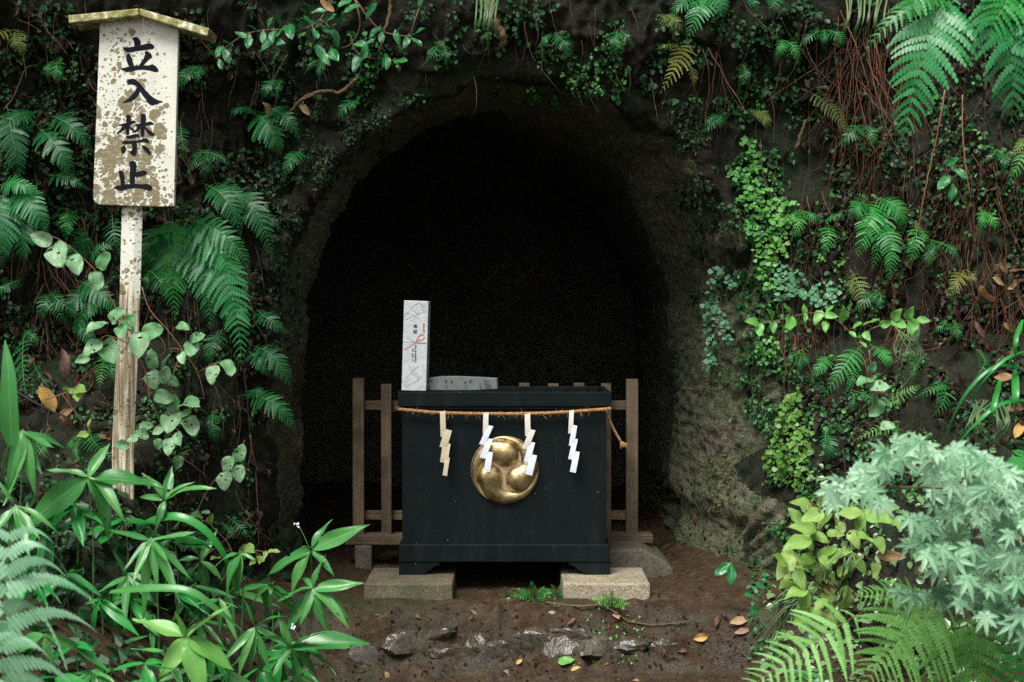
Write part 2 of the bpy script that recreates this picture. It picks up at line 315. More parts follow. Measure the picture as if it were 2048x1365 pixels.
def m_paint(name, wood=False):
    """white paint with olive lichen spots, denser towards the lower half; object z is height on the board"""
    m, n, l, bs = newmat(name); tc = N(n, 'TexCoord'); co = tc.outputs['Object']; sx = N(n, 'SeparateXYZ'); l.new(co, sx.inputs[0])
    g = noise(n, l, co, 55, 6, .65); wv = noise(n, l, co, 30, 3, .5)
    vadd = N(n, 'VectorMath', operation='MULTIPLY_ADD'); l.new(wv.outputs['Color'], vadd.inputs[0]); vadd.inputs[1].default_value = (.02,)*3; l.new(co, vadd.inputs[2])
    big = noise(n, l, co, 11, 4, .6)
    if not wood:
        dens = N(n, 'MapRange'); l.new(sx.outputs[2], dens.inputs[0]); dens.inputs[1].default_value = .62; dens.inputs[2].default_value = .1; dens.inputs[3].default_value = .03; dens.inputs[4].default_value = .42; dens.clamp = True
        D = math_(n, l, 'ADD', dens.outputs[0], math_(n, l, 'MULTIPLY_ADD', big.outputs[0], .9, -.42))
        edge = math_(n, l, 'MULTIPLY', math_(n, l, 'ABSOLUTE', math_(n, l, 'ADD', sx.outputs[0], .012)), 4.3)
        D = math_(n, l, 'SUBTRACT', D, math_(n, l, 'POWER', edge, 2.))
    else:
        D = math_(n, l, 'MULTIPLY_ADD', big.outputs[0], 1.3, -.62)
    spots = None
    for sc, thr in ((21, .30), (46, .26), (105, .22)):
        v = N(n, 'TexVoronoi'); v.inputs['Scale'].default_value = sc; l.new(vadd.outputs[0], v.inputs['Vector'])
        h = N(n, 'TexWhiteNoise'); l.new(v.outputs['Color'], h.inputs['Vector'])
        rad = math_(n, l, 'MULTIPLY_ADD', h.outputs['Value'], .5, math_(n, l, 'MULTIPLY_ADD', D, 1.1, -.14))
        q = math_(n, l, 'MULTIPLY', math_(n, l, 'SUBTRACT', rad, v.outputs['Distance']), 9., clamp=True)
        spots = q if spots is None else math_(n, l, 'MAXIMUM', spots, q)
    spots = math_(n, l, 'MULTIPLY', spots, math_(n, l, 'MULTIPLY_ADD', g.outputs[0], 2.2, -.1), clamp=True)
    lc = ramp(n, [(.3, (.07,.052,.012)), (.5, (.145,.105,.03)), (.7, (.26,.2,.08))]); l.new(g.outputs[0], lc.inputs[0])
    white = ramp(n, [(.3, (.6,.61,.52)), (.7, (.74,.75,.66))]); l.new(big.outputs[0], white.inputs[0]); base = white.outputs[0]
    if wood:   # bare wood below the paint
        mp = N(n, 'Mapping'); l.new(co, mp.inputs[0]); mp.inputs['Scale'].default_value = (70,70,3)
        wd = noise(n, l, mp.outputs[0], 1.5, 8, .7); wr = ramp(n, [(.3, (.07,.045,.025)), (.44, (.22,.16,.09)), (.53, (.42,.36,.24)), (.6, (.66,.63,.52))]); l.new(wd.outputs[0], wr.inputs[0])
        mz = N(n, 'MapRange'); l.new(sx.outputs[2], mz.inputs[0]); mz.inputs[1].default_value = .84; mz.inputs[2].default_value = .5; mz.inputs[3].default_value = -.35; mz.inputs[4].default_value = .85
        k = math_(n, l, 'MULTIPLY', math_(n, l, 'ADD', mz.outputs[0], math_(n, l, 'MULTIPLY_ADD', noise(n, l, mp.outputs[0], .7, 5).outputs[0], 1.6, -.8)), 6., clamp=True)
        base = mixc(n, l, k, base, wr.outputs[0])
    l.new(mixc(n, l, math_(n, l, 'MULTIPLY', spots, .92), base, lc.outputs[0]), bs.inputs['Base Color'])
    bs.inputs['Roughness'].default_value = .65; bump(n, l, math_(n, l, 'ADD', spots, g.outputs[0]), bs, .0015)
    return m
M['sign_paint'] = m_paint('sign_paint'); M['post_paint'] = m_paint('post_paint', True)
def m_roofwood():
    m, n, l, bs = newmat('lichened_plank'); tc = N(n, 'TexCoord'); co = tc.outputs['Object']
    a = noise(n, l, co, 30, 6, .65); b = noise(n, l, co, 60, 5, .6)
    rp = ramp(n, [(.36, (.12,.11,.03)), (.5, (.28,.26,.09)), (.58, (.42,.4,.2)), (.64, (.7,.7,.62))]); l.new(a.outputs[0], rp.inputs[0])
    l.new(rp.outputs[0], bs.inputs['Base Color']); bs.inputs['Roughness'].default_value = .8; bump(n, l, b.outputs[0], bs, .003)
    return m
M['plank'] = m_roofwood()
def m_straw():
    m, n, l, bs = newmat('straw'); tc = N(n, 'TexCoord'); mp = N(n, 'Mapping'); l.new(tc.outputs['Object'], mp.inputs[0]); mp.inputs['Scale'].default_value = (1,1,1)
    a = noise(n, l, mp.outputs[0], 130, 4, .7); rp = ramp(n, [(.3, (.16,.06,.02)), (.5, (.38,.19,.07)), (.7, (.6,.4,.18))]); l.new(a.outputs[0], rp.inputs[0])
    l.new(rp.outputs[0], bs.inputs['Base Color']); bs.inputs['Roughness'].default_value = .7; bump(n, l, a.outputs[0], bs, .003)
    return m
M['straw'] = m_straw()
def m_giftpaper():
    m, n, l, bs = newmat('gift_paper'); tc = N(n, 'TexCoord')
    a = noise(n, l, tc.outputs['Object'], 12, 4); rp = ramp(n, [(.3, (.55,.6,.62)), (.7, (.68,.73,.76))]); l.new(a.outputs[0], rp.inputs[0])
    l.new(rp.outputs[0], bs.inputs['Base Color']); bs.inputs['Roughness'].default_value = .3; bs.inputs['Coat Weight'].default_value = .6; bs.inputs['Coat Roughness'].default_value = .08
    bump(n, l, a.outputs[0], bs, .006); return m
M['gift'] = m_giftpaper()
M['packet'] = plain('packet', (.16,.18,.18), .75, var=.15, scale=30, bmp=.002)

# ---------------- ground and cliff ----------------
def ground_z(x, y):
    p = np.stack([x, y, np.zeros_like(x)], -1)
    edge = 5.2 + .05*vnoise(p*np.array([3., 0, 0])+3)
    z = -.15*(1-sst(-.05, .05, y-edge))
    z = z + .03*fbm(p*2.2) + .012*fbm(p*9+5, 4) + .004*vnoise(p*45)
    band = sst(4.88, 5.05, y)*sst(5.42, 5.24, y)*sst(-.95, -.7, x)*sst(1.0, .6, x)
    rg = 1-np.abs(fbm(p*np.array([3.4, 5.5, 1])+2.7, 4, .55))*2.4
    z = z + band*(.062*np.maximum(rg, 0)**2 - .02 + .022*np.abs(vnoise(p*np.array([17, 13, 1.]))) + .012*vnoise(p*np.array([37, 31, 1.])))
    z = z + .018*sst(5.3, 5.45, y)*sst(-1.1, -.7, x)
    z = z + (.42*sst(-.62, -1.5, x)+.3*sst(.8, 1.7, x))*sst(5.7, 5.2, y)*sst(-1, 2, y)
    z = z + .12*sst(.55, .98, x)*sst(5.3, 5.8, y) + .12*sst(-.6, -1., x)*sst(5.3, 5.8, y)*.6
    z = z + 3.2*sst(-2.5, -9, y)                       # unseen rise added behind the camera to cut low sky light
    return z
def grid(xs, ys, f):
    X, Y = np.meshgrid(xs, ys, indexing='ij'); Z = f(X.ravel(), Y.ravel()); V = np.stack([X.ravel(), Y.ravel(), Z], -1)
    nx, ny = len(xs), len(ys); i = np.arange(nx*ny).reshape(nx, ny)
    F = np.stack([i[:-1,:-1], i[1:,:-1], i[1:,1:], i[:-1,1:]], -1).reshape(-1, 4); return V, F
xs = np.concatenate([np.linspace(-14, -2.2, 16), np.linspace(-2.1, 2.1, 440), np.linspace(2.2, 14, 16)])
ys = np.concatenate([np.linspace(-16, 2.4, 30), np.linspace(2.5, 4.75, 100, endpoint=False), np.linspace(4.75, 5.5, 130, endpoint=False), np.linspace(5.5, 7.2, 120), np.linspace(7.3, 13, 14)])
GV, GF = grid(xs, ys, ground_z)
def fastmesh(name, V, F, mats, smooth=True, mi=None):
    me = bpy.data.meshes.new(name); k = F.shape[1]; me.vertices.add(len(V)); me.vertices.foreach_set('co', np.ascontiguousarray(V, np.float32).ravel())
    me.loops.add(F.size); me.loops.foreach_set('vertex_index', F.astype(np.int32).ravel()); me.polygons.add(len(F))
    me.polygons.foreach_set('loop_start', np.arange(0, F.size, k, dtype=np.int32))
    if smooth: me.polygons.foreach_set('use_smooth', np.ones(len(F), bool))
    for m in mats: me.materials.append(m)
    if mi is not None: me.polygons.foreach_set('material_index', mi.astype(np.int32))
    me.update(calc_edges=True); me.validate(); return me
g = link('ground', fastmesh('ground', GV, GF, [M['soil']])); tag(g, 'brown earth floor running into the cave with a low step', kind='structure')

# cliff, rings around the arch; d<0 goes into the cave, d>0 out over the face
AX, AZ, A_, B_ = .02, 1.0, 1.0, 1.09
legs = 150; arc = 420
tz = np.linspace(-.45, AZ, legs, endpoint=False); ta = np.linspace(0, PI, arc)
px_ = np.concatenate([np.full(legs, AX-A_), AX-A_*np.cos(ta), np.full(legs, AX+A_)])
pz_ = np.concatenate([tz, AZ+B_*np.sin(ta), tz[::-1]])
_wob = .05*fbm(np.stack([px_*1.6, pz_*1.6, px_*0+4], -1), 3) + .02*vnoise(np.stack([px_*9, pz_*9, px_*0], -1))
nx_ = np.concatenate([np.full(legs, -1.), -np.cos(ta), np.full(legs, 1.)]); nz_ = np.concatenate([np.zeros(legs), np.sin(ta), np.zeros(legs)])
px_ = px_+nx_*_wob; pz_ = pz_+nz_*_wob
def face_y(x, z):
    s = np.maximum(np.abs(x-AX)-1.02, 0)
    left = (x < 0)
    y = 5.68 - np.where(left, .52, .50)*s
    lo = np.clip((1.05-z)/.75, 0, 3)
    y = y - np.where(left, 1.0, .95)*lo**1.2*sst(0, .33, s)
    up = np.clip(z-1.95, 0, 6)
    y = y - .10*sst(1.95, 2.3, z) - .14*up - .38*np.clip(z-2.4, 0, 2.2)                     # the brow leans out over the opening; unseen overhang higher up added for shade
    return y
ins = np.concatenate([np.linspace(3.6, 1.1, 26, endpoint=False), np.linspace(1.1, 0, 100, endpoint=False)])      # metres into the rock
outs = np.concatenate([np.linspace(0, 1.6, 190, endpoint=False), 1.6+np.linspace(0, 1, 45)**1.7*6])
rows = []; kind = []
for s in ins:
    e = min(1., s/.8)**.8
    k = 1 - .145*e
    if s > .8: k = .855 + .02*math.sin((s-.8)*3)
    cx = AX - .105*e
    wl = sst(.35, -.55, px_-AX)*(.45*(1-math.exp(-(s-.62)*4)) if s > .62 else 0)
    x = cx + (px_-AX)*(k+wl); z = AZ + (pz_-AZ)*(1-.055*e+wl*.6); z = np.where(pz_ < AZ, pz_, z)
    y0 = face_y(px_, pz_); y = y0 + s
    rows.append(np.stack([x, y, z], -1)); kind.append(0)
# rounded lip
for d in outs:
    x = px_+nx_*d; z = pz_+nz_*d
    lip = .14*math.exp(-d/.06)
    y = face_y(x, z) + lip*0
    rows.append(np.stack([x, y, z], -1)); kind.append(1)
Rg = np.array(rows); nr, nc = Rg.shape[:2]
d1 = np.gradient(Rg, axis=0); d2 = np.gradient(Rg, axis=1); nrm = np.cross(d1, d2); nrm /= np.linalg.norm(nrm, axis=-1, keepdims=True)+1e-9
ctr = nrm[len(ins)+80, nc//2]; nrm *= -1 if ctr[1] > 0 else 1          # outward face looks at -y
# smooth the normals over the lip so that it rounds off
for _ in range(6): nrm[1:-1] = (nrm[:-2]+nrm[1:-1]+nrm[2:])/3
nrm /= np.linalg.norm(nrm, axis=-1, keepdims=True)+1e-9
for _ in range(4):
    k0 = len(ins)-12; k1 = len(ins)+12
    Rg[k0:k1] = (Rg[k0-1:k1-1]+2*Rg[k0:k1]+Rg[k0+1:k1+1])/4
Pf = Rg.reshape(-1, 3); kk = np.repeat(np.array(kind), nc)
outer = np.repeat(np.concatenate([np.zeros(len(ins)), sst(.0, .10, outs)]), nc)
inner = 1-outer
disp = .10*fbm(Pf*1.7+11, 4) + .035*fbm(Pf*7+3, 4)
disp = disp*(.4+.6*outer)
# outside: vertical fibrous ridges, lumps
rid = np.abs(vnoise(Pf*np.array([16, 16, 3.])+fbm(Pf*4)[:, None]*2)); rid2 = vnoise(Pf*np.array([45, 45, 9.]))
disp += outer*(.05*(.5-rid) + .016*rid2 + .012*vnoise(Pf*40))
# inside: diagonal chisel marks
side = np.sign(Pf[:, 0]-AX)
q = (Pf[:, 1]*1.2+Pf[:, 2])*11 + vnoise(Pf*3)*2.2
st = np.abs((q % 1)-.5)*2
disp += inner*(.03*st*(.6+.5*vnoise(Pf*4)) + +.010*vnoise(Pf*np.array([9, 5, 9])) + .007*vnoise(Pf*38) + .014*np.abs(vnoise(Pf*np.array([30, 12, 20.]))))
Pf = Pf + nrm.reshape(-1, 3)*disp[:, None]
idx = np.arange(nr*nc).reshape(nr, nc)
CF = np.stack([idx[:-1,:-1], idx[:-1,1:], idx[1:,1:], idx[1:,:-1]], -1).reshape(-1, 4)
mi = (np.repeat(np.arange(nr-1), nc-1) >= len(ins)+8).astype(int)
mi2 = mi.copy(); jit = vnoise(Pf[CF[:, 0]]*6)*22; rowi = np.repeat(np.arange(nr-1), nc-1); mi2 = (rowi+jit > len(ins)-4).astype(int)
cl = link('cliff', fastmesh('cliff', Pf, CF, [M['carved'], M['rock']], mi=mi2)); tag(cl, 'overgrown rock face with a round-arched cave cut into it', kind='structure')
# the back wall of the cave
bw, bf = grid(np.linspace(-2.2, 2.2, 40), np.linspace(-.4, 3.0, 40), lambda a, b: 9.0+.15*fbm(np.stack([a, b, a*0], -1)*2))
bv = np.stack([bw[:, 0], bw[:, 2], bw[:, 1]], -1); o = link('cave_wall', fastmesh('cave_wall', bv, bf, [M['carved']])); tag(o, 'dark rear wall of the cave', kind='structure')

ALLV = np.concatenate([Pf, GV]); ALLF = np.concatenate([CF, GF+len(Pf)])
BVH = BVHTree.FromPolygons([tuple(v) for v in ALLV.tolist()], [tuple(f) for f in ALLF.tolist()])
CAM = Vector((0, 0, CAMH))
def hit(px, py, off=0.):
    d = (P(px, py, 5.) - CAM).normalized(); loc, nr_, i, dist = BVH.ray_cast(CAM, d)
    if loc is None: return (P(px, py, 5.5) if off < 1e3 else None), Vector((0, -1, 0))
    if off >= 1e3: return loc, nr_
    if nr_.dot(d) > 0: nr_ = -nr_
    return loc - d*off, nr_
def HP(px, py, off=.03): return hit(px, py, off)[0]
def depth(px, py): return hit(px, py)[0].y
def drop(x, y):
    loc = BVH.ray_cast(Vector((x, y, 2.0 if abs(x) < .8 else 1.2)), Vector((0, 0, -1)))[0]; return loc.z if loc else 0.

exec_after = []
# ---------------- offering box ----------------
FD = 5.67; S_ = FD/FPX                      # metres per pixel at the box front
def X(px): return P(px, 626, FD).x
def Z(py): return P(1024, py, FD).z
zb = Z(1150)
box = thing('offering_box', (X(1009), FD+.2, zb), 'black lacquered offering box with a brass three-comma crest', 'offering box')
LQ = M['lacquer']
MB().box(X(803), X(1213), FD+.012, FD+.42, Z(1090), Z(812)).build('body', LQ, box, bevel=.002)
MB().box(X(795), X(1222), FD-.006, FD+.018, Z(813), Z(784)).build('rim', LQ, box, bevel=.002)
MB().box(X(795), X(1222), FD+.414, FD+.438, Z(813), Z(784)).build('rim', LQ, box, bevel=.002)
MB().box(X(795), X(795)+.024, FD+.0185, FD+.4135, Z(813), Z(784)+.0005).build('rim', LQ, box, bevel=.002)
MB().box(X(1222)-.024, X(1222), FD+.0185, FD+.4135, Z(813), Z(784)+.0005).build('rim', LQ, box, bevel=.002)
MB().box(X(799), X(1217), FD+.002, FD+.43, Z(819), Z(813.3)).build('rim_moulding', LQ, box, bevel=.001)
for i in range(9):
    xc = X(795)+.06+i*(X(1222)-X(795)-.12)/8
    MB().box(xc-.011, xc+.011, FD+.019, FD+.413, Z(812)+.016, Z(784)-.008).build('slat', LQ, box, bevel=.0015)
MB().box(X(797), X(1220), FD-.006, FD+.438, Z(1124), Z(1089)).build('plinth', LQ, box, bevel=.003)
for s in (-1, 1):
    def fx(p): return X(p) if s < 0 else X(2018-p)
    prof = [(797, 1124.3), (882, 1124.3), (880, 1130), (868, 1133), (861, 1140), (852, 1145), (850, 1151), (797, 1151)]
    for y0, y1 in ((FD, FD+.03), (FD+.40, FD+.43)):
        MB().prism([(fx(a), y0, Z(b)) for a, b in prof], (0, y1-y0, 0)).build('foot', LQ, box, bevel=.001)
# crest
cx, cz, CR = X(1009.3), Z(940.7), 68*S_
em = thing('crest', (0, 0, 0), None, None); em.parent = box; del_keys = [k for k in em.keys()]
for k in del_keys: del em[k]
em.location = Vector((cx, FD+.010, cz)) - box.location
n = 72; m = MB(); ringr = [(CR, .0), (CR, .006), (CR*.985, .0085), (CR*.93, .0095), (CR*.5, .0115)]
V = [Vector((cx+r*math.cos(2*PI*k/n), FD+.011-h, cz+r*math.sin(2*PI*k/n))) for r, h in ringr for k in range(n)]+[Vector((cx, FD+.011-.0125, cz))]
F = [(a*n+k, a*n+(k+1) % n, (a+1)*n+(k+1) % n, (a+1)*n+k) for a in range(len(ringr)-1) for k in range(n)]+[((len(ringr)-1)*n+k, (len(ringr)-1)*n+(k+1) % n, len(V)-1) for k in range(n)]
obj('crest_plate', V, F, M['brass_plate'], em, smooth=True)
gn = 150; gx = np.linspace(-1, 1, gn)
GX, GZ = np.meshgrid(gx, gx, indexing='ij')
for a0 in (86, 206, 326):
    H = np.zeros_like(GX)
    for s in np.linspace(0, 1, 70):
        rr = .375*(1-s)**1.2 + .008
        cd_ = (.485*(1-min(1, s*4)) + (.985-rr)*min(1, s*4)) if s > 0 else .485
        th = R(a0 + 150*s); c0, c1 = cd_*math.cos(th), cd_*math.sin(th)
        d2_ = rr*rr-(GX-c0)**2-(GZ-c1)**2
        H = np.maximum(H, np.sqrt(np.maximum(d2_, 0)))
    H = np.where(H > 0, H*.68*CR, 0)
    inside = H > 0; keep = inside.copy(); keep[:-1] |= inside[1:]; keep[1:] |= inside[:-1]; keep[:, :-1] |= inside[:, 1:]; keep[:, 1:] |= inside[:, :-1]
    ids = -np.ones(GX.shape, int); kx, kz = np.where(keep); ids[kx, kz] = np.arange(len(kx))
    V = [(cx+CR*GX[i, j], FD+.0035-H[i, j], cz+CR*GZ[i, j]) for i, j in zip(kx, kz)]
    F = [(ids[i, j], ids[i+1, j], ids[i+1, j+1], ids[i, j+1]) for i in range(gn-1) for j in range(gn-1) if min(ids[i, j], ids[i+1, j], ids[i+1, j+1], ids[i, j+1]) >= 0]
    obj('comma', V, F, M['brass'], em, smooth=True)

# stone blocks, slab
def block(name, x0, x1, y0, y1, z0, z1, mat, label, jit=.004):
    V = [(x+random.uniform(-jit, jit), y+random.uniform(-jit, jit), z+random.uniform(-jit, jit)*.4) for x in (x0, x1) for y in (y0, y1) for z in (z0, z1)]
    F = [(0,1,3,2),(4,6,7,5),(0,4,5,1),(2,3,7,6),(0,2,6,4),(1,5,7,3)]
    o = obj(name, V, F, mat, None, bevel=.008, seg=3); return o
b1 = block('stone_block', P(729,1180,5.5).x, P(906,1180,5.5).x, 5.49, 5.84, -.04, zb-.0005, M['granite_dirty'], '', .002)
tag(b1, 'mossy dark stone block under the left foot of the offering box', 'stone block', 'stone blocks under the offering box')
b2 = block('stone_block', P(1126,1180,5.5).x, P(1300,1180,5.5).x, 5.49, 5.84, -.04, zb-.0005, M['granite'], '', .002)
tag(b2, 'pale speckled granite block under the right foot of the offering box', 'stone block', 'stone blocks under the offering box')
D = 5.95; sl_ = [P(1215,1100,D), P(1285,1098,D), P(1330,1122,D), P(1348,1140,D), P(1348,1172,D), P(1215,1172,D)]
o = MB().prism(sl_, (0, .35, .0)).build('stone_slab', M['slab'], bevel=.012, seg=3); tag(o, 'low sloping slab of stone on the cave floor behind the granite block', 'stone slab')

# wooden fence behind the box
FY = 6.2
fence = thing('wooden_fence', P(990, 1088, FY), 'low picket fence of brown timber standing behind the offering box', 'fence')
def fbox(name, x0, x1, y0, y1, dy=0, th=.045, mat='fence_wood'):
    a = P(x0, y0, FY+dy); b = P(x1, y1, FY+dy)
    return MB().box(a.x, b.x, FY+dy, FY+dy+th, b.z, a.z).build(name, M[mat], fence, bevel=.002)
for x0, x1, yt in ((705,728,757), (762,783,769), (838,859,769), (903,924,769), (968,989,768), (1038,1059,767), (1096,1117,768), (1148,1169,767), (1203,1222,768), (1253,1276,759)):
    o = fbox('post' if yt < 760 else 'picket', x0, x1, yt, 1071)
fbox('rail', 722, 1262, 802, 820, .0455, .02, 'fence_wood_x'); fbox('rail', 722, 1262, 1022, 1040, .0455, .02, 'fence_wood_x')
fbox('base_beam', 690, 806, 1071.5, 1090, -.03, .10, 'fence_wood_x'); fbox('base_beam', 1205, 1306, 1070, 1087, -.03, .10, 'fence_wood_x')
for x0, x1 in ((712, 745), (1240, 1285)):                                     # stones the beams rest on
    a = P(x0, 1091, FY); b = P(x1, 1112, FY)
    st_ = block('foot_stone', a.x, b.x, FY-.04, FY+.1, -.06, P(0, 1089.5 if x0 < 1000 else 1087.2, FY-.03).z-.004, M['slab'], '')
    tag(st_, 'small stone under the %s end of the picket fence' % ('left' if x0 < 1000 else 'right'), 'stone', 'stones under the picket fence')

# rope with tail
def rope(pts, r, turns_per_m=38, taper=None):
    """two strands twisted"""
    c = smooth_line(pts, 14); L = [0]
    for a, b in zip(c, c[1:]): L.append(L[-1]+(b-a).length)
    n = int(L[-1]/.0028); out = MB(); cs = []
    for i in range(n+1):
        s = L[-1]*i/n; k = max(j for j in range(len(L)) if L[j] <= s+1e-9); k = min(k, len(c)-2)
        cs.append((c[k].lerp(c[k+1], (s-L[k])/max(1e-9, L[k+1]-L[k])), s))
    for ph in (0, 2*PI/3, 4*PI/3):
        q = []
        for i, (p, s) in enumerate(cs):
            t = (cs[min(i+1, n)][0]-cs[max(i-1, 0)][0]).normalized(); a = t.cross(Vector((0, 1, .01))).normalized(); b = t.cross(a)
            w_ = 2*PI*turns_per_m*s + ph; q.append(p+(a*math.cos(w_)+b*math.sin(w_))*r*.55)
        out.tube(q, r*.58, 5)
    return out, cs
RY = FD-.018
rp_pts = [P(797,819,RY), P(830,822,RY), P(880,826,RY), P(960,828,RY), P(1040,828,RY), P(1110,826,RY), P(1170,822,RY), P(1222,818,RY)]
rp = thing('straw_rope', P(1010, 828, RY), 'twisted straw rope tied across the front of the offering box', 'rope')
mb, cs = rope(rp_pts, .0068); mb.build('strand', M['straw'], rp, smooth=True)
fz = MB()
for _ in range(110):
    p, s = random.choice(cs); d = Vector((random.uniform(-1, 1), random.uniform(-.6, 0), random.uniform(-1, .7))).normalized()*random.uniform(.008, .028)
    fz.tube([p, p+d*.5+Vector((0,0,-.001)), p+d+Vector((random.uniform(-.01,.01), 0, -.003))], .0006, 3)
fz.build('loose_straw', M['straw'], rp)['kind'] = 'stuff'
mb, cs = rope([P(1213,822,FD+.01), P(1218,838,FD+.03), P(1228,860,FD+.045), P(1240,881,FD+.05)], .0055); mb.build('rope_end', M['straw'], rp, smooth=True)
ts = MB()
for _ in range(46):
    a = P(1240, 881, FD+.05); e = P(1247+random.uniform(-7, 9), 893+random.uniform(-6, 5), FD+.05+random.uniform(-.01, .01)); ts.tube([a, a.lerp(e, .5)+Vector((random.uniform(-.002,.002),0,0)), e], .0009, 3)
ts.build('tassel', M['straw'], rp)

# paper streamers
def streamer(strips, mats, label, off, sc, o0):
    root = thing('paper_streamer', P(o0[0]+strips[0][0]*sc, o0[1]+strips[0][1]*sc, RY), label, 'paper streamer', 'folded paper streamers hanging from the rope')
    for i, st in enumerate(strips):
        xa, ya, xb, yb, wd = st[:5]; y0 = RY-.012-i*.0022
        a = P(o0[0]+xa*sc, o0[1]+ya*sc, y0); b = P(o0[0]+xb*sc, o0[1]+yb*sc, y0-.004); h = wd*sc*S_*.56
        sk = .28*h                                                            # the strip's ends are cut on the slant
        bend = .003
        V = []; ns = 6
        for j in range(ns+1):
            t = j/ns; c = a.lerp(b, t)
            for e in (-1, -.33, .33, 1):
                V.append(Vector((c.x+e*h, c.y-bend*math.sin(t*PI)-.0005*(1-e*e)*(1 if i % 2 else -1), c.z-e*sk*(-1 if i == 0 else 1)*(.8))))
        F = [(j*4+k, j*4+k+1, j*4+k+5, j*4+k+4) for j in range(ns) for k in range(3)]
        o = obj('fold', V, F, mats[min(i, len(mats)-1)], root)
        md = o.modifiers.new('s', 'SOLIDIFY'); md.thickness = .0006
    # slip of paper through the rope
    a = P(o0[0]+strips[0][0]*sc, o0[1]+strips[0][1]*sc, RY-.009)
    return root
PO, PW = M['paper_old'], M['paper']
W2 = .1685
streamer([(637,815,641,972,30), (672,930,640,1040,40), (662,1012,644,1135,42), (668,1100,650,1215,24)], [PO], 'yellowed paper streamer, leftmost of the four on the rope', 0, .3224, (680, 560))
mid_ = plain('paper_mid', (.66,.64,.58), .8, var=.05, bmp=.0004)
streamer([(308,155,302,400,56), (362,307,261,532,60), (358,461,266,692,62), (355,617,320,852,64)], [mid_, PW], 'white paper streamer hanging over the left part of the brass crest', 0, W2, (920, 800))
streamer([(800,165,806,425,58), (862,355,772,580,62), (857,503,790,738,62), (872,652,815,890,74)], [mid_, M['paper_old'] if False else mid_, PW], 'white paper streamer hanging over the right part of the brass crest', 0, W2, (920, 800))
streamer([(1325,125,1311,396,50), (1362,302,1320,548,52), (1368,462,1313,708,54), (1386,613,1338,860,62)], [mid_, PW], 'white paper streamer on the bare black panel right of the crest', 0, W2, (920, 800))

# ---------------- gift box and packet on top ----------------
GD = FD+.0; gb0 = [(803,781.5), (852,782.5), (857,603), (808,601)]
gift = thing('gift_box', P(828, 782, GD), 'tall white wrapped gift box standing on the offering box', 'gift box')
q = [P(a, b, GD) for a, b in gb0]; dz_ = Z(784)+.0012-min(q[0].z, q[1].z)
MB().prism(q, (.004, .09, 0)).build('carton', M['gift'], gift, bevel=.0025)
def onface(poly, name, mat, D, parent, th=-.0006):
    m = MB()
    for k, pl in enumerate(poly): m.prism([P(a, b, D-.0004-.00015*k) for a, b in pl], (0, th, 0))
    return m.build(name, mat, parent)
def sline(x0, y0, x1, y1, w_=.5):
    dx, dy = x1-x0, y1-y0; L = math.hypot(dx, dy); nx, ny = -dy/L*w_/2, dx/L*w_/2
    return [(x0+nx, y0+ny), (x1+nx, y1+ny), (x1-nx, y1-ny), (x0-nx, y0-ny)]
GC = lambda x, y: (780+x*240/1365, 580+y*240/1365)
def seglist(pts, w_): 
    pts = [GC(*p) for p in pts]; return [sline(*a, *b, w_) for a, b in zip(pts, pts[1:])]
lines = []
for a in ([(160,300),(290,165),(340,150)], [(170,345),(330,260),(300,200)], [(200,160),(230,200),(255,195)], [(250,225),(320,275),(345,350)], [(320,275),(400,245)], [(345,150),(420,245)], [(240,350),(320,275)], [(350,200),(395,250)],
          [(160,255),(230,270),(320,320)], [(180,1005),(270,900),(330,860)], [(205,850),(250,915)], [(240,930),(320,990),(310,1040)], [(360,850),(405,930)], [(150,1050),(230,1000)], [(190,1080),(300,1035),(350,980),(400,960)], [(300,1130),(370,1085),(405,1110)], [(145,1060),(210,1110)], [(260,870),(290,940),(350,985)], [(330,170),(395,165),(425,200)]):
    lines += seglist(a, .45)
onface(lines, 'line_pattern', M['line_ink'], GD, gift)
rib = seglist([(158,680),(200,665),(245,630),(290,598),(330,575),(375,565),(390,540),(380,510),(350,505),(320,540),(300,580),(290,598)], 2.0)+seglist([(290,600),(415,604)], 1.6)
onface(rib, 'ribbon_print', M['pink_ink'], GD, gift)
onface(seglist([(148,592),(285,600)], .6)+seglist([(290,600),(200,560),(195,530),(230,540),(285,598)], .4), 'ribbon_shadow_print', M['line_ink'], GD, gift)
def glyphs(name, chars, mat, D, parent, extra=0):
    """printed characters: (text, centre px, centre py, size px)"""
    for ch, x, y, s in chars:
        c = bpy.data.curves.new(name, 'FONT'); c.body = ch; c.size = s*D/FPX*1.05; c.align_x = 'CENTER'; c.align_y = 'CENTER'; c.extrude = .0002; c.offset = .0; c.materials.append(mat); c.resolution_u = 3
        t_ = bpy.data.objects.new('t', c); COL.objects.link(t_); bpy.context.view_layer.update()
        me = bpy.data.meshes.new_from_object(t_.evaluated_get(bpy.context.evaluated_depsgraph_get())); bpy.data.objects.remove(t_)
        o = bpy.data.objects.new(name, me); COL.objects.link(o); o.parent = parent
        o.location = P(x, y, D-.0012)-parent.location; o.rotation_euler = (R(90), R(extra), 0)
c0 = lambda x, y: GC(x, y)
glyphs('lettering', [('奉', *c0(290,420), 8.5), ('献', *c0(288,480), 8.5)] + [(ch, *c0(289-2*0, 638+i*29), 4.2) for i, ch in enumerate('榎本会計事務所')] + [(ch, *c0(258, y), 3.6) for ch, y in (('代',675),('表',695),('敏',733),('亮',760),('夫',800))], M['ink'], GD, gift)
onface([[GC(a, b) for a, b in pl] for pl in ([(373,392),(386,378),(398,390),(386,402)], [(378,405),(392,405),(394,430),(390,450),(378,448),(376,425)], [(376,452),(396,454),(392,468),(380,468)], [(376,474),(386,468),(394,476),(386,490)])], 'red_ornament', M['red_ink'], GD, gift)
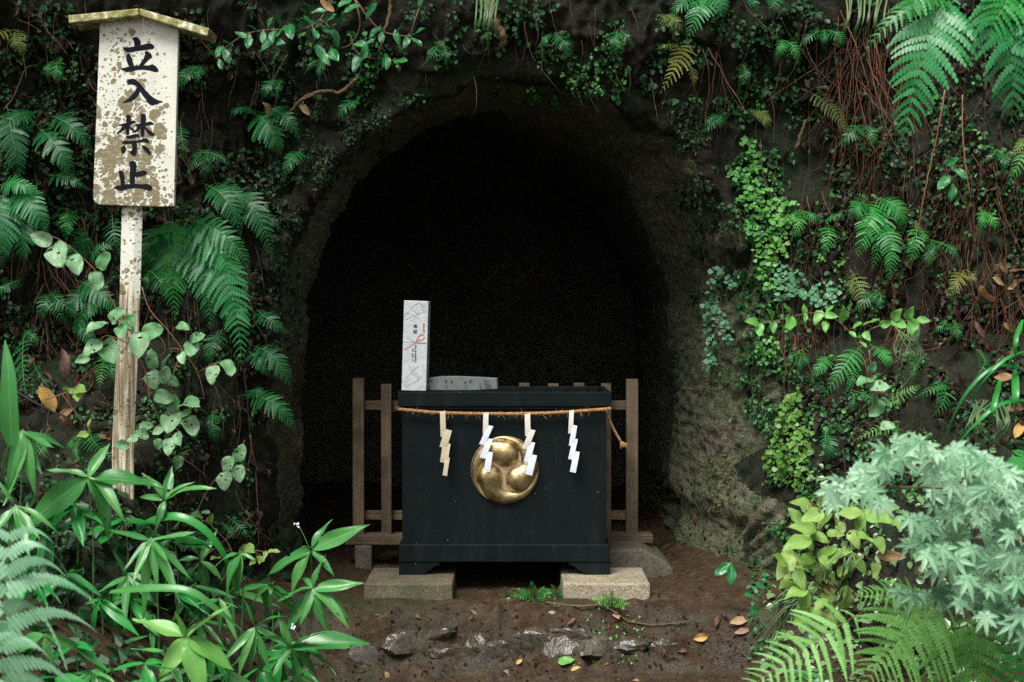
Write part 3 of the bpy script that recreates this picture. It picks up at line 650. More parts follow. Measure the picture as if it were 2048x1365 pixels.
# packet lying beside it
PD = FD+.06; pk = thing('paper_packet', P(925, 782, PD), 'flat grey paper packet with faded writing lying beside the gift box', 'packet')
top = [(858,756),(880,753.5),(910,753),(950,754.5),(993,757)]; bot = [(995,779),(940,781.5),(858,781.5)]
MB().prism([P(a, b, PD) for a, b in top+bot], (.006, .04, 0)).build('wrapper', M['packet'], pk, bevel=.003)
K2 = lambda x, y: (780+x*240/1365, 580+y*240/1365)
st = []
for x, y, hgt, w_ in ((475,1040,24,26),(640,1045,26,24),(700,1045,26,24),(855,1050,20,24),(915,1035,26,34)):
    for k in range(4): st.append(sline(*K2(x-w_/2, y-hgt/2+k*hgt/4+random.uniform(-2,2)), *K2(x+w_/2, y-hgt/2+k*hgt/4+random.uniform(-5,5)), .55))
    st.append(sline(*K2(x, y-hgt/2-3), *K2(x-2, y+hgt/2+3), .6))
for x, y0, y1 in ((640,1070,1120),(860,1070,1130),(1020,1060,1120),(1030,1065,1115)):
    y = y0
    while y < y1: st.append(sline(*K2(x-6, y), *K2(x+6, y+3), .5)); st.append(sline(*K2(x, y-3), *K2(x+2, y+5), .45)); y += 11
for x, y, w_ in ((1085,1040,40),(1120,1040,30),(1095,1075,40),(1130,1080,34),(1100,1110,38),(1140,1112,20)):
    for k in range(3): st.append(sline(*K2(x-w_/2, y-12+k*11), *K2(x+w_/2*.8, y-9+k*11+random.uniform(-4,4)), .9))
    st.append(sline(*K2(x, y-16), *K2(x-5, y+14), 1.0))
onface(st, 'faded_writing', M['grey_ink'], PD, pk)

# ---------------- sign ----------------
SD = 4.75
sign = thing('sign', P(262, 1060, SD+.02), 'white lichen-spotted wooden notice board on a post with four black characters', 'sign')
def Q(px, py, dy=0): return P(px, py, SD+dy)
bd_pts = [(200,44),(278,30),(357,60),(348,413),(300,413.5),(200,410),(190,406),(186,396)]
bd = MB().prism([Q(a, b) for a, b in bd_pts], (0, .022, 0))
o = bd.build('board', M['sign_paint'], sign, bevel=.002)
def rebase(o, p):     # move the object's origin to p (object-space textures read from there)
    par = Vector(sign.location); loc = p-par; d = loc - o.location; o.location = loc
    A = np.empty(len(o.data.vertices)*3); o.data.vertices.foreach_get('co', A); A = A.reshape(-1, 3)-np.array(d); o.data.vertices.foreach_set('co', A.ravel()); o.data.update()
rebase(o, Q(265, 410))
m = MB()
def pq(pts): return [Q(a, b, dy) for a, b, dy in pts]
cw = 42
postc = [(418-30,265.5,42),(600,260,42),(720,254,44),(900,246,44),(1000,247,44),(1120,246,44)]
V = []; F = []
for k, (yy, xx, w_) in enumerate(postc):
    V += [Q(xx-w_/2, yy, .030), Q(xx+w_*.12, yy, .023), Q(xx+w_/2, yy, .034), Q(xx+w_/2-3, yy, .085), Q(xx-w_/2+2, yy, .085)]
for k in range(len(postc)-1):
    for j in range(5): F.append((k*5+j, k*5+(j+1) % 5, k*5+5+(j+1) % 5, k*5+5+j))
F += [(4,3,2,1,0), tuple(range(len(V)-5, len(V)))]
o = obj('post', V, F, M['post_paint'], sign, bevel=.002); rebase(o, Q(250, 1010))
# roof planks: an edge-on board each side
def plank(a, b, c, d, name='roof_board'):
    """a,b top edge ends; c,d thickness down"""
    f = [Q(*a, -.05), Q(*b, -.05), Q(*c, -.05), Q(*d, -.05)]
    bk = [v+Vector((0, .13, 0)) for v in f]
    o = obj(name, f+bk, [(0,3,2,1),(4,5,6,7),(0,1,5,4),(1,2,6,5),(2,3,7,6),(3,0,4,7)], M['plank'], sign, bevel=.003); return o
plank((136,31),(277,17),(277,31),(138,47)); plank((279,17),(419,57),(414,73),(279,31))
STR = {'a': (.1172, 190, 60), 'b': (.13925, 190, 220)}
CH = [
 ('a', [[(640,140),(690,120),(730,130),(770,175),(785,210),(775,270),(770,330),(670,330),(672,250),(660,190),(635,155)],
  [(465,300),(500,308),(600,298),(700,280),(840,250),(900,228),(960,235),(1005,265),(1017,305),(995,330),(900,342),(700,370),(600,385),(540,380),(490,345)],
  [(545,420),(575,408),(605,425),(630,500),(655,570),(670,640),(600,660),(560,590),(535,520),(530,465)],
  [(850,372),(900,365),(945,395),(975,440),(972,480),(940,490),(890,540),(830,600),(790,650),(720,650),(770,580),(830,490),(855,430)],
  [(425,658),(500,650),(580,625),(700,615),(820,605),(920,610),(965,590),(1020,605),(1065,650),(1085,690),(1075,718),(1020,722),(940,695),(830,680),(720,685),(640,705),(570,722),(500,705),(450,680)]]),
 ('a', [[(535,880),(570,850),(620,835),(680,838),(730,870),(800,950),(880,1050),(960,1130),(1050,1190),(1180,1238),(1100,1250),(1030,1280),(965,1300),(910,1260),(860,1180),(800,1110),(740,1000),(700,960),(655,940),(590,938),(550,915)],
  [(715,985),(775,1000),(765,1080),(710,1160),(630,1225),(540,1245),(450,1252),(520,1210),(590,1150),(660,1080),(700,1020)]]),
 ('b', [[(445,75),(490,68),(520,95),(520,150),(500,250),(490,360),(440,360),(445,250),(450,150)],
  [(325,212),(380,205),(450,185),(520,160),(570,150),(580,185),(540,205),(480,225),(400,235),(350,235)],
  [(395,235),(455,225),(445,270),(390,310),(340,340),(300,342),(350,300)], [(495,240),(540,260),(570,295),(555,310),(510,280)],
  [(655,60),(700,55),(735,90),(735,150),(715,260),(705,370),(690,390),(650,370),(655,250),(655,150)],
  [(570,205),(640,200),(730,185),(790,165),(830,185),(850,205),(790,220),(700,225),(620,235),(580,235)],
  [(620,230),(655,235),(640,280),(600,315),(555,330),(540,320),(590,280)], [(720,240),(760,275),(820,320),(870,355),(820,372),(780,365),(745,320),(715,270)],
  [(435,385),(500,368),(560,350),(605,340),(640,370),(630,385),(570,400),(500,412),(460,405)],
  [(385,460),(430,445),(520,445),(640,435),(700,408),(755,410),(780,450),(770,470),(700,462),(600,465),(500,490),(430,492),(395,485)],
  [(535,480),(605,465),(600,560),(590,640),(560,665),(530,650),(480,590),(525,595),(535,550)],
  [(370,545),(410,515),(440,530),(440,600),(400,622),(378,610)], [(665,510),(710,515),(760,545),(800,600),(795,635),(770,640),(730,600),(690,560)]]),
 ('b', [[(490,750),(540,730),(590,750),(600,800),(590,900),(575,1000),(570,1070),(495,1070),(500,900),(500,820)],
  [(580,900),(640,885),(710,868),(745,890),(750,915),(720,945),(640,960),(580,970)], [(335,880),(370,865),(405,890),(425,950),(430,1080),(370,1090),(365,1000),(345,930)],
  [(262,1108),(330,1090),(430,1070),(560,1062),(700,1070),(740,1060),(790,1080),(825,1110),(825,1140),(800,1165),(740,1155),(660,1130),(560,1120),(450,1140),(380,1165),(310,1150)]])]
def chaikin(p):
    o = []
    for a, b in zip(p, p[1:]+p[:1]): o += [(a[0]*.8+b[0]*.2, a[1]*.8+b[1]*.2), (a[0]*.2+b[0]*.8, a[1]*.2+b[1]*.8)]
    return o
for key, strokes in CH:
    s, ox, oy = STR[key]; m = MB()
    for k, st in enumerate(strokes):
        m.prism([Q(ox+a*s, oy+b*s, -.0003-.0002*k) for a, b in chaikin(st)], (0, .0002+.0002*k, 0))
    m.build('character', M['ink'], sign)

# ---------------- leaves ----------------
def leaf_mesh(name, wprof, wid, mat, fold=.25, curl=.3, nu=10, nv=6, wave=.0, holes=0, twist=0, seed=0, tipdrop=None, edge=0):
    r = random.Random(seed); V = []; UV = []
    for i in range(nu+1):
        u = i/nu; w_ = wprof(u)*wid/2
        for j in range(nv+1):
            v = -1+2*j/nv; ww = w_*(1+edge*(1 if i % 2 else -1)*(abs(v) > .99))
            x = u; y = v*ww
            z = fold*abs(y) - curl*u*u*.5 + wave*math.sin(u*9+v*2+seed)*abs(v)*wid + .02*r.uniform(-1, 1)*wid
            tw = twist*u; y, z = y*math.cos(tw)-z*math.sin(tw)*0-0, z+y*math.sin(tw)
            V.append((x, y, z)); UV.append((u, v))
    F = []
    for i in range(nu):
        for j in range(nv):
            F.append((i*(nv+1)+j, i*(nv+1)+j+1, (i+1)*(nv+1)+j+1, (i+1)*(nv+1)+j))
    for _ in range(holes):
        c = r.choice(F); ci = F.index(c)
        F = [f for k, f in enumerate(F) if not (k == ci or (k == ci+1 and ci % 2))]
    return mesh(name, V, F, mat, True, UV)
ovate = lambda u: (math.sin(PI*min(1, u**.72))**.8)*(1-.15*u) if 0 < u < 1 else .02
round_ = lambda u: (math.sin(PI*u**.8)**.55) if 0 < u < 1 else .02
ellip = lambda u: (math.sin(PI*u)**.75) if 0 < u < 1 else .02
lance = lambda u: (math.sin(PI*u**.8)**.9)*(1.05-.3*u) if 0 < u < 1 else .02
blade = lambda u: min(1, u*8+.35)*(1-u**2.2)+.01
L = {}
def lib(key, prof, wid, mat, n=4, holes=0, **k):
    L[key] = [leaf_mesh(key+'_leaf', prof, wid*random.uniform(.9, 1.1), M[mat], fold=k.get('fold', .25)*random.uniform(.5, 1.5), curl=k.get('curl', .3)*random.uniform(-.2, 2.), wave=k.get('wave', .08), holes=(holes if i % 2 else 0), nu=k.get('nu', 10), nv=k.get('nv', 6), seed=i*13+len(key), twist=k.get('twist', 0)*random.uniform(-1, 1)) for i in range(n)]
lib('vine', round_, .78, 'vine', 6, holes=3, nu=14, nv=8, curl=.35, wave=.07); lib('bush', ovate, .62, 'bush', 5, holes=1, curl=.3)
lib('lance', lance, .27, 'lance', 10, holes=1, nu=14, curl=.5, fold=.4, twist=.5); lib('lance_light', lance, .33, 'lance_light', 5, curl=.35, fold=.35)
lib('bamboo', lance, .16, 'lance', 5, curl=.4, fold=.3, twist=.6); lib('glossy', ellip, .46, 'glossy', 5, curl=.3)
lib('branch', ovate, .58, 'lance_light', 4, curl=.25); lib('dead', ellip, .36, 'dead', 5, curl=.9, wave=.15, fold=.5, twist=.8)
lib('dead_pink', ellip, .36, 'dead_pink', 1, curl=.4); lib('dead_yellow', ellip, .5, 'dead_yellow', 1, curl=.5, fold=.5); lib('dead_tan', ellip, .42, 'dead_tan', 4, curl=.8, wave=.12, twist=.6)
lib('dim', lance, .22, 'blade', 5, curl=.5, fold=.4, twist=.7); lib('blade', blade, .12, 'blade', 3, curl=1.)
def maple_mesh(seed):
    r = random.Random(seed); V = [(0, 0, 0)]; UV = [(0, .5)]; F = []
    angs = [-128, -82, -40, 0, 40, 82, 128]; lens = [.42, .72, .95, 1.05, .95, .72, .42]; n0 = 0
    for a, ln in zip(angs, lens):
        a = R(a+r.uniform(-5, 5)); ln *= r.uniform(.9, 1.08); dx, dy = math.cos(a), math.sin(a); nx, ny = -dy, dx; b = len(V)
        prof = [(.22, .085), (.42, .125), (.62, .10), (.8, .055), (.92, .02)]; dr = r.uniform(.1, .4)
        for t, w_ in prof:
            zz = -dr*(t*ln)**2
            for e in (-1, 0, 1): V.append((dx*ln*t+nx*w_*e, dy*ln*t+ny*w_*e, zz+(.035 if e else 0))); UV.append((t, .6*e))
        V.append((dx*ln, dy*ln, -dr*ln*ln)); UV.append((1, 0))
        F += [(0, b, b+1), (0, b+1, b+2)]
        for k in range(4): q = b+3*k; F += [(q, q+3, q+4, q+1), (q+1, q+4, q+5, q+2)]
        q = b+12; F += [(q, q+3, q+1), (q+1, q+3, q+2)]
        if a > R(-120): F.append((0, b, n0))
        n0 = b+2
    return mesh('maple_leaf', V, F, M['maple'], True, UV)
L['maple'] = [maple_mesh(i) for i in range(6)]
def jit(v, s): return Vector((v.x+random.gauss(0, s), v.y+random.gauss(0, s), v.z+random.gauss(0, s)))
def put_leaf(key, base, tip, parent, nrm=None, name='leaf', scale_w=1., roll=.35):
    d = tip-base; ln = d.length
    if ln < 1e-5: return
    x = d/ln; n_ = (nrm or Vector((0, -.8, .6))); n_ = jit(n_.normalized(), roll)
    y = n_.cross(x)
    if y.length < 1e-3: y = Vector((0, 0, 1)).cross(x)
    y.normalize(); z = x.cross(y)
    me = random.choice(L[key]); o = bpy.data.objects.new(name, me); COL.objects.link(o)
    mt = Matrix((x, y, z)).transposed().to_4x4() @ Matrix.Diagonal((ln, ln*scale_w, ln, 1)); mt.translation = base-(parent.location if parent else Vector())
    if parent: o.parent = parent
    o.matrix_basis = mt
    return o
def dist2line(p, pts):
    best = None
    for a, b in zip(pts, pts[1:]):
        ab = (b[0]-a[0], b[1]-a[1]); t = max(0, min(1, ((p[0]-a[0])*ab[0]+(p[1]-a[1])*ab[1])/(ab[0]**2+ab[1]**2+1e-9)))
        q = (a[0]+ab[0]*t, a[1]+ab[1]*t); d = math.hypot(p[0]-q[0], p[1]-q[1])
        if best is None or d < best[0]: best = (d, q)
    return best
def viny(name, label, cat, stems, leaves, key, D, r=.0022, smat='stem_red', nrm=None, group=None, petiole=True, wj=.25, dj=.05):
    """stems: pixel polylines; leaves: (px, py, length px[, angle]); D: distance or function of pixel"""
    Df = D if callable(D) else (lambda a, b: D)
    s3 = [[P(a, b, Df(a, b)+.02) for a, b in s] for s in stems]
    root = thing(name, s3[0][0], label, cat, group)
    m = MB()
    for s in s3: m.tube(smooth_line(s, 5) if len(s) > 2 else s, r, 5, r*.5)
    pet = MB()
    for lf in leaves:
        x, y, ln = lf[:3]; d, q = min((dist2line((x, y), s) for s in stems), key=lambda t: t[0])
        if len(lf) > 3: a = R(lf[3])
        else:
            a = math.atan2(-(y-q[1]), x-q[0]) if d > 4 else random.uniform(-PI, 0)
            a = a+random.uniform(-.5, .5)
        dx, dy = math.cos(a)*ln/2, -math.sin(a)*ln/2; dd = Df(x, y)+random.uniform(-dj, dj*.4)
        b = P(x-dx, y-dy, dd+.01); t = P(x+dx, y+dy, dd-.02+random.uniform(-.03, .02))
        put_leaf(key, b, t, root, nrm, roll=wj)
        if petiole and d < 140:
            qq = P(q[0], q[1], Df(*q)+.02); md = qq.lerp(b, .5)+Vector((0, 0, .006)); m.tube([qq, md, b], r*.5, 4)
    m.build('stem', M[smat], root, smooth=True); return root

# ---------------- ferns ----------------
def frond_geo(p0, p1, W, arch, nrm, npin=20, teeth=9, droop=.25, ratio=.16, seed=0, prof=None, start=.08, stalk=0., sweep=(10, 38)):
    r = np.random.default_rng(seed); p0, p1 = np.array(p0), np.array(p1); pm = (p0+p1)/2+np.array(arch)
    ch = np.linalg.norm(p1-p0)
    c = lambda u: (1-u)**2*p0+2*u*(1-u)*pm+u*u*p1
    dc = lambda u: 2*(1-u)*(pm-p0)+2*u*(p1-pm)
    nrm = np.array(nrm); V = []; F = []
    prof = prof or (lambda u: min(1, (u/.14)**.6)*(1-u)**.8*1.08)
    G = np.array([0, 0, -1.])
    for i in range(npin):
        u = start + (1-start)*((i+.3)/npin)**.92; T = dc(u); T /= np.linalg.norm(T); Sv = np.cross(T, nrm); Sv /= np.linalg.norm(Sv)+1e-9; Nn = np.cross(Sv, T)
        uu = (u-start)/(1-start)
        for sd in (-1, 1):
            Lp = W*prof(max(uu, .01))*r.uniform(.88, 1.08)
            if Lp < W*.03: continue
            ph = R(sweep[0]+(sweep[1]-sweep[0])*uu+r.normal(0, 4)); tl = r.normal(0, .12)
            a = Sv*sd*math.cos(ph)+T*math.sin(ph)+Nn*(tl+.08); a /= np.linalg.norm(a)
            b = np.cross(Nn, a); b /= np.linalg.norm(b)+1e-9; b = b+Nn*r.normal(0, .15)
            base = c(u); nt_ = max(3, int(teeth*(.35+.65*prof(max(uu, .01))))); dr = droop*r.uniform(.6, 1.3)
            vs_ = np.linspace(0, 1, nt_+1)
            q = base+a*Lp*vs_[:, None]*(1-.06*vs_[:, None]**2)+G*dr*Lp*(vs_[:, None]**2)+T*Lp*.12*(vs_[:, None]**2)
            for k in range(nt_):
                v = vs_[k]; step = q[k+1]-q[k]; tl_ = ratio*Lp*(1-v)**.55*(1 if v > .04 else .8)*r.uniform(.85, 1.1)
                for s2 in (-1, 1):
                    fw = step*.9
                    n0 = len(V); e = b*s2*tl_
                    V += [q[k], q[k]+step*.98, q[k]+e*.62+fw*1.02+G*tl_*.08, q[k]+e+fw*.75+G*tl_*.15, q[k]+e*.75+fw*.12+G*tl_*.1]
                    F.append((n0, n0+1, n0+2, n0+3, n0+4) if s2 > 0 else (n0, n0+4, n0+3, n0+2, n0+1))
    return V, F, [Vector(c(u)) for u in np.linspace(-stalk, 1, 12)]
def frond(parent, a, b, W, mat, archpx=(0, 0), Da=None, Db=None, out=.12, npin=20, teeth=9, nrm=(0, -.85, .5), stem='stem_green', **k):
    """a,b pixels of base and tip; W half width in px"""
    Da = depth(*a)-.03 if Da is None else Da; Db = (min(Da, depth(*b))-.05) if Db is None else Db
    p0, p1 = P(*a, Da), P(*b, Db); sc = (Da+Db)/2/FPX
    arch = (archpx[0]*sc, -out, -archpx[1]*sc); seed = int(abs(a[0]*7+b[1]*3+b[0]))
    nr_ = Vector(nrm).normalized(); nr_ = jit(nr_, .12)
    V, F, c = frond_geo(p0, p1, W*sc, arch, nr_, npin, teeth, seed=seed, **k)
    o = obj('frond', V, F, M[mat], parent)
    MB().tube(c, .0016*(sc/.0017), 4, .0005).build('midrib', M[stem], o if False else parent)
    return o
ferns = []
def fern(label, root, mat, fr, D=None, cat='fern', **kw):
    """fr: list of (base, tip, halfwidth px, arch px)"""
    d0 = D if D is not None else depth(*root)-.02
    t = thing('fern', P(*root, d0), label, cat, None); ferns.append(t)
    for f in fr:
        k = dict(kw)
        if len(f) > 4: k.update(f[4])
        if D is not None: k.setdefault('Da', D); k.setdefault('Db', D-.05)
        frond(t, f[0], f[1], f[2], k.pop('mat', mat), f[3], **k)
    return t
fern('dark green fern at the left edge level with the notice board middle', (10,230), 'fern_dark', [((15,215),(42,362),48,(18,-10)), ((75,225),(8,280),34,(-5,-25)), ((75,255),(150,362),42,(25,-20))], teeth=10, npin=22)
fern('small dark fern tucked behind the left side of the notice board', (110,235), 'fern_dark', [((100,232),(188,305),36,(22,-18)), ((95,352),(182,382),24,(10,-15))], teeth=8)
fern('bluish green fern at the left edge just below the notice board', (20,380), 'fern_teal', [((10,380),(8,530),60,(5,-5)), ((25,375),(98,470),46,(25,-22)), ((55,400),(48,528),44,(12,0)), ((0,372),(90,395),30,(10,-25))], teeth=11, npin=22)
fern('small upright bluish fern left of the sign post', (172,520), 'fern_teal', [((175,525),(165,455),38,(-4,0),dict(out=.03)), ((178,525),(232,485),24,(0,-8)), ((170,520),(130,492),22,(0,-6))], teeth=7, npin=13)
fern('drooping green fern left of the sign post above the round vine leaves', (200,560), 'fern_dark', [((215,575),(135,655),36,(-32,-30)), ((225,560),(160,690),34,(-25,-15)), ((150,560),(250,640),34,(25,-20)), ((230,600),(170,650),26,(-20,-18))], teeth=9)
fern('thin ladder-like fern among the brown roots at far left', (55,660), 'fern_dark', [((50,662),(52,792),32,(12,-5)), ((48,660),(92,692),18,(8,-12))], npin=13, teeth=6)
fern('large green fern spilling out right of the sign post', (345,430), 'fern_dark', [
    ((345,430),(350,640),62,(10,-30),dict(mat='fern_mid')), ((355,440),(500,552),44,(60,-45)), ((350,450),(482,745),70,(85,-70),dict(mat='fern_teal',npin=26)), ((352,445),(300,560),46,(-30,-20)), ((352,440),(420,660),58,(50,-20),dict(mat='fern_teal',npin=24)),
    ((345,425),(342,368),20,(0,0),dict(out=.04,npin=12)), ((348,428),(398,398),16,(0,-6),dict(out=.04,npin=12)), ((345,420),(298,404),14,(0,-5),dict(out=.04,npin=12)), ((352,440),(468,600),54,(65,-40),dict(mat='fern_teal'))], D=5.0, teeth=12, npin=22)
fern('dark fern on the shaded bank right of the notice board foot', (410,365), 'fern_dark', [((408,368),(482,478),40,(35,-30)), ((455,375),(545,520),44,(38,-34)), ((430,365),(500,440),30,(25,-22))], teeth=10)
fern('dark fern with a pointed tip high on the bank under the dead leaf', (520,225), 'fern_dark', [((505,225),(560,312),46,(22,-18)), ((530,215),(602,287),30,(22,-22)), ((520,225),(458,240),24,(-8,-22)), ((560,212),(580,205),10,(0,-5))], teeth=9)
fern('dark fern hanging beside the left jamb of the cave, the upper one', (500,690), 'fern_dark', [((500,690),(583,785),36,(34,-34)), ((495,700),(545,760),22,(10,-10))], teeth=9)
fern('dark fern hanging beside the left jamb of the cave, the lower one', (488,785), 'fern_dark', [((486,790),(590,868),38,(42,-40)), ((490,785),(540,790),22,(8,-14))], teeth=9)
fern('small sparse fern just right of the notice board', (365,250), 'fern_dark', [((362,245),(372,330),22,(8,-6)), ((388,308),(466,342),20,(25,-22))], teeth=6, npin=14)
fern('small fern above the bright lance-leaved plants at the cave foot', (455,1035), 'fern_dark', [((450,1030),(510,1085),20,(16,-14)), ((445,1045),(480,1080),14,(8,-8))], teeth=6, npin=12)
fern('small fern behind the sign post middle', (225,440), 'fern_dark', [((225,430),(240,520),26,(10,0)), ((232,470),(215,520),18,(0,0))], teeth=7, npin=12)
# front left fern, out of focus
ff = thing('fern', P(20, 1420, 3.1), 'large pale blurred fern in the bottom left corner', 'fern')
lp = lambda u: (1-u)**.55*1.0+.02
frond(ff, (14,1560), (22,1052), 235, 'fern_pale', (-10,0), Da=3.1, Db=3.2, out=.05, npin=12, teeth=24, droop=1.05, ratio=.095, prof=lambda u: (1-u**8)**.6+.01 if u < 1 else .02, sweep=(30, 42), nrm=(0,-.95,.3))
frond(ff, (-70,1560), (-60,1190), 190, 'fern_pale', (-10,0), Da=3.0, Db=3.1, out=.05, npin=9, teeth=20, droop=.9, ratio=.1, prof=lambda u: (1-u**3)**.6+.01 if u < 1 else .02, sweep=(30, 60), nrm=(0,-.95,.3))
# front right ferns
FR = dict(out=.05, ratio=.085, teeth=22, droop=.16, sweep=(12, 30), nrm=(0,-.95,.35), stem='stem')
fern('light green fern spreading along the bottom right of the picture', (1900,1420), 'fern_light', [
    ((1740,1215),(1470,1400),110,(-30,-10),dict(npin=17,**FR)), ((1905,1180),(1730,1370),150,(-30,-20),dict(npin=17,**FR)), ((1925,1215),(1935,1480),165,(20,-20),dict(npin=15,**FR)),
    ((2075,1230),(2010,1430),120,(10,-10),dict(npin=13,mat='fern_mid',**FR)), ((1850,1185),(1700,1195),50,(-10,-22),dict(npin=13,out=.03,ratio=.12,teeth=12)), ((1650,1330),(1560,1420),70,(0,0),dict(npin=11,mat='fern_mid',**FR))], D=3.75)
fern('yellow-green fern at the right edge beside the maple', (2060,900), 'fern_mid', [((2075,905),(1990,960),40,(-20,-20)), ((2090,950),(2000,1030),40,(-20,-20))], D=4.0)
# top right
fern('broad wet fern hanging in the top right corner, its tip browned', (1900,-30), 'fern_teal', [
    ((1895,-40),(1803,288),108,(-25,-20),dict(npin=17,teeth=13,ratio=.17)), ((1905,-30),(1722,118),50,(-30,-40),dict(npin=15,teeth=9,mat='fern_mid')), ((1890,-40),(1790,60),60,(-20,-20),dict(npin=12,mat='fern_mid'))], D=4.45, droop=.3)
fern('broad wet fern hanging at the right end of the top edge', (2010,-40), 'fern_teal', [
    ((1995,-50),(2022,252),118,(0,-10),dict(npin=16,teeth=13,ratio=.17)), ((2040,-40),(1950,110),70,(-10,-10),dict(npin=12,mat='fern_mid')), ((2080,-30),(2040,150),80,(0,0),dict(npin=12))], D=4.35, droop=.3)
fern('bright fern tuft on the right wall below the big hanging ferns', (1745,400), 'fern_mid', [((1755,398),(1712,522),40,(-8,-20)), ((1760,400),(1742,545),36,(6,-15)), ((1765,440),(1772,572),30,(12,-8)), ((1745,395),(1800,470),32,(30,-22)), ((1735,400),(1700,450),26,(-20,-15))], teeth=9, npin=18)
fern('small fern frond on the right wall left of the bright tuft', (1650,450), 'fern_mid', [((1655,445),(1640,520),22,(4,-4)), ((1640,445),(1690,430),14,(5,-8))], teeth=7, npin=12)
fern('small fern frond on the right wall right of the bright tuft', (1825,450), 'fern_mid', [((1830,445),(1812,535),26,(2,-4)), ((1825,450),(1848,500),14,(5,-5))], teeth=7, npin=12)
fern('dull olive fern hanging above the arching leafy branch', (1705,545), 'fern_olive', [((1700,540),(1718,640),26,(10,-5)), ((1705,550),(1690,600),16,(-5,0))], teeth=7, npin=13)
fern('green fern on the right wall below the arching leafy branch', (1715,690), 'fern_mid', [((1725,690),(1640,805),34,(-8,-25)), ((1700,700),(1690,790),24,(8,-8)), ((1660,710),(1618,760),22,(-8,-10)), ((1740,690),(1775,740),22,(8,-10))], teeth=8, npin=15)
fern('glossy bright fern right of the yellowish frond above the maple', (1880,750), 'fern_mid', [((1885,745),(1862,835),30,(14,0)), ((1895,760),(1820,800),20,(0,-10))], teeth=8, npin=12)
fern('yellowish green frond above the maple', (1770,805), 'fern_light', [((1762,808),(1842,768),20,(5,-12)), ((1760,810),(1800,800),12,(4,-3))], teeth=6, npin=12)
fern('pale frond pointing left just above the maple', (1790,850), 'fern_light', [((1800,845),(1698,888),17,(-14,-18)), ((1795,850),(1768,885),12,(0,0))], teeth=6, npin=13)
fern('half-withered yellow frond above the arch right of its crown', (1375,90), 'fern_yellow', [((1378,85),(1318,190),34,(8,-8)), ((1372,100),(1310,100),12,(-6,-6)), ((1374,130),(1385,182),14,(8,0))], teeth=7, npin=12)
fern('green fern at the top edge above the withered yellow frond', (1400,0), 'fern_teal', [((1410,-20),(1372,82),42,(5,-10)), ((1400,-10),(1335,40),30,(-8,-10)), ((1410,-15),(1448,42),30,(10,-10))], teeth=9, npin=14)
fern('olive yellow hanging fern frond high on the right wall', (1605,175), 'fern_olive', [((1602,178),(1700,306),24,(28,-20)), ((1620,180),(1660,185),12,(5,-8))], teeth=9, npin=20)
fern('fern frond hanging at the right edge of the wall halfway up', (2040,290), 'fern_mid', [((2060,270),(2010,380),28,(-8,-10)), ((2070,320),(2035,415),24,(-4,-5)), ((2060,270),(2008,330),18,(-8,-12),dict(mat='fern_olive'))], teeth=8, npin=14)
fern('small fern at the top edge between the root and the big ferns', (1540,0), 'fern_dark', [((1545,-10),(1540,35),22,(0,0)), ((1500,-10),(1505,32),18,(0,0))], teeth=6, npin=10)
DIM = [(30,60),(120,120),(60,440),(150,420),(270,470),(40,560),(110,580),(160,640),(60,720),(230,700),(90,860),(180,860),(300,540),(450,520),(470,600),(420,300),(400,130),(560,160),(440,660),(520,620),(380,900),(430,820),
       (1560,80),(1640,60),(1720,250),(1600,420),(1860,480),(1960,420),(1930,540),(1900,640),(1990,300),(1650,860),(1830,700),(1750,580),(1600,700),(1700,780),(1850,880),(1950,700),(1480,130),(1440,230),(600,300),(640,120),(720,200),(520,420),(1500,220),(1240,60),(1100,70),(880,90),(1320,30),(2110,120),(2130,300),(2160,450),(2110,600),(2180,700),(2230,200),(2240,540),(-60,200),(-90,400),(-50,560),(-150,300),(-160,500),(-90,720),(-180,80)]
for i, (x, y) in enumerate(DIM):
    bright = .75 if x > 600 else .9; fr = []
    for k in range(random.choice((2, 3, 3))):
        ln = random.uniform(45, 95)*bright; a = R(-90+random.uniform(-55, 55)); fr.append(((x+random.uniform(-8, 8), y), (x+math.cos(a)*ln, y-math.sin(a)*ln), ln*random.uniform(.26, .36), (random.uniform(-15, 15), -ln*.12)))
    f_ = fern('dim fern among the undergrowth on the bank', (x, y), random.choice(('fern_dark', 'fern_dark', 'fern_mid', 'fern_olive' if i % 4 == 0 else 'fern_dark')), fr, teeth=7, npin=13); f_['group'] = 'dim ferns on the banks'
# rosettes under the box
def rosette(label, x, y, s, n_, mat):
    t = thing('fern', HP(x, y, 0), label, 'fern')
    for k in range(n_):
        a = PI*(k+.5)/n_+random.uniform(-.2, .2); ln = s*random.uniform(.7, 1.1); d0 = depth(x, y)
        frond(t, (x, y), (x+math.cos(a)*ln, y-math.sin(a)*ln*.75), ln*.3, mat, (0, -ln*.25), Da=d0, Db=d0-.05, out=.03, npin=9, teeth=4, ratio=.3, nrm=(0, -.7, .7))
rosette('low crinkled fern growing between the two stone blocks', 1068, 1198, 48, 6, 'fern_mid')
rosette('upright little fern against the end of the granite block', 1114, 1192, 42, 4, 'fern_mid')
rosette('little fern in front of the granite block right half', 1225, 1212, 46, 7, 'fern_light')
rosette('tiny sprout left of the crinkled fern between the blocks', 1015, 1192, 24, 4, 'fern_mid')

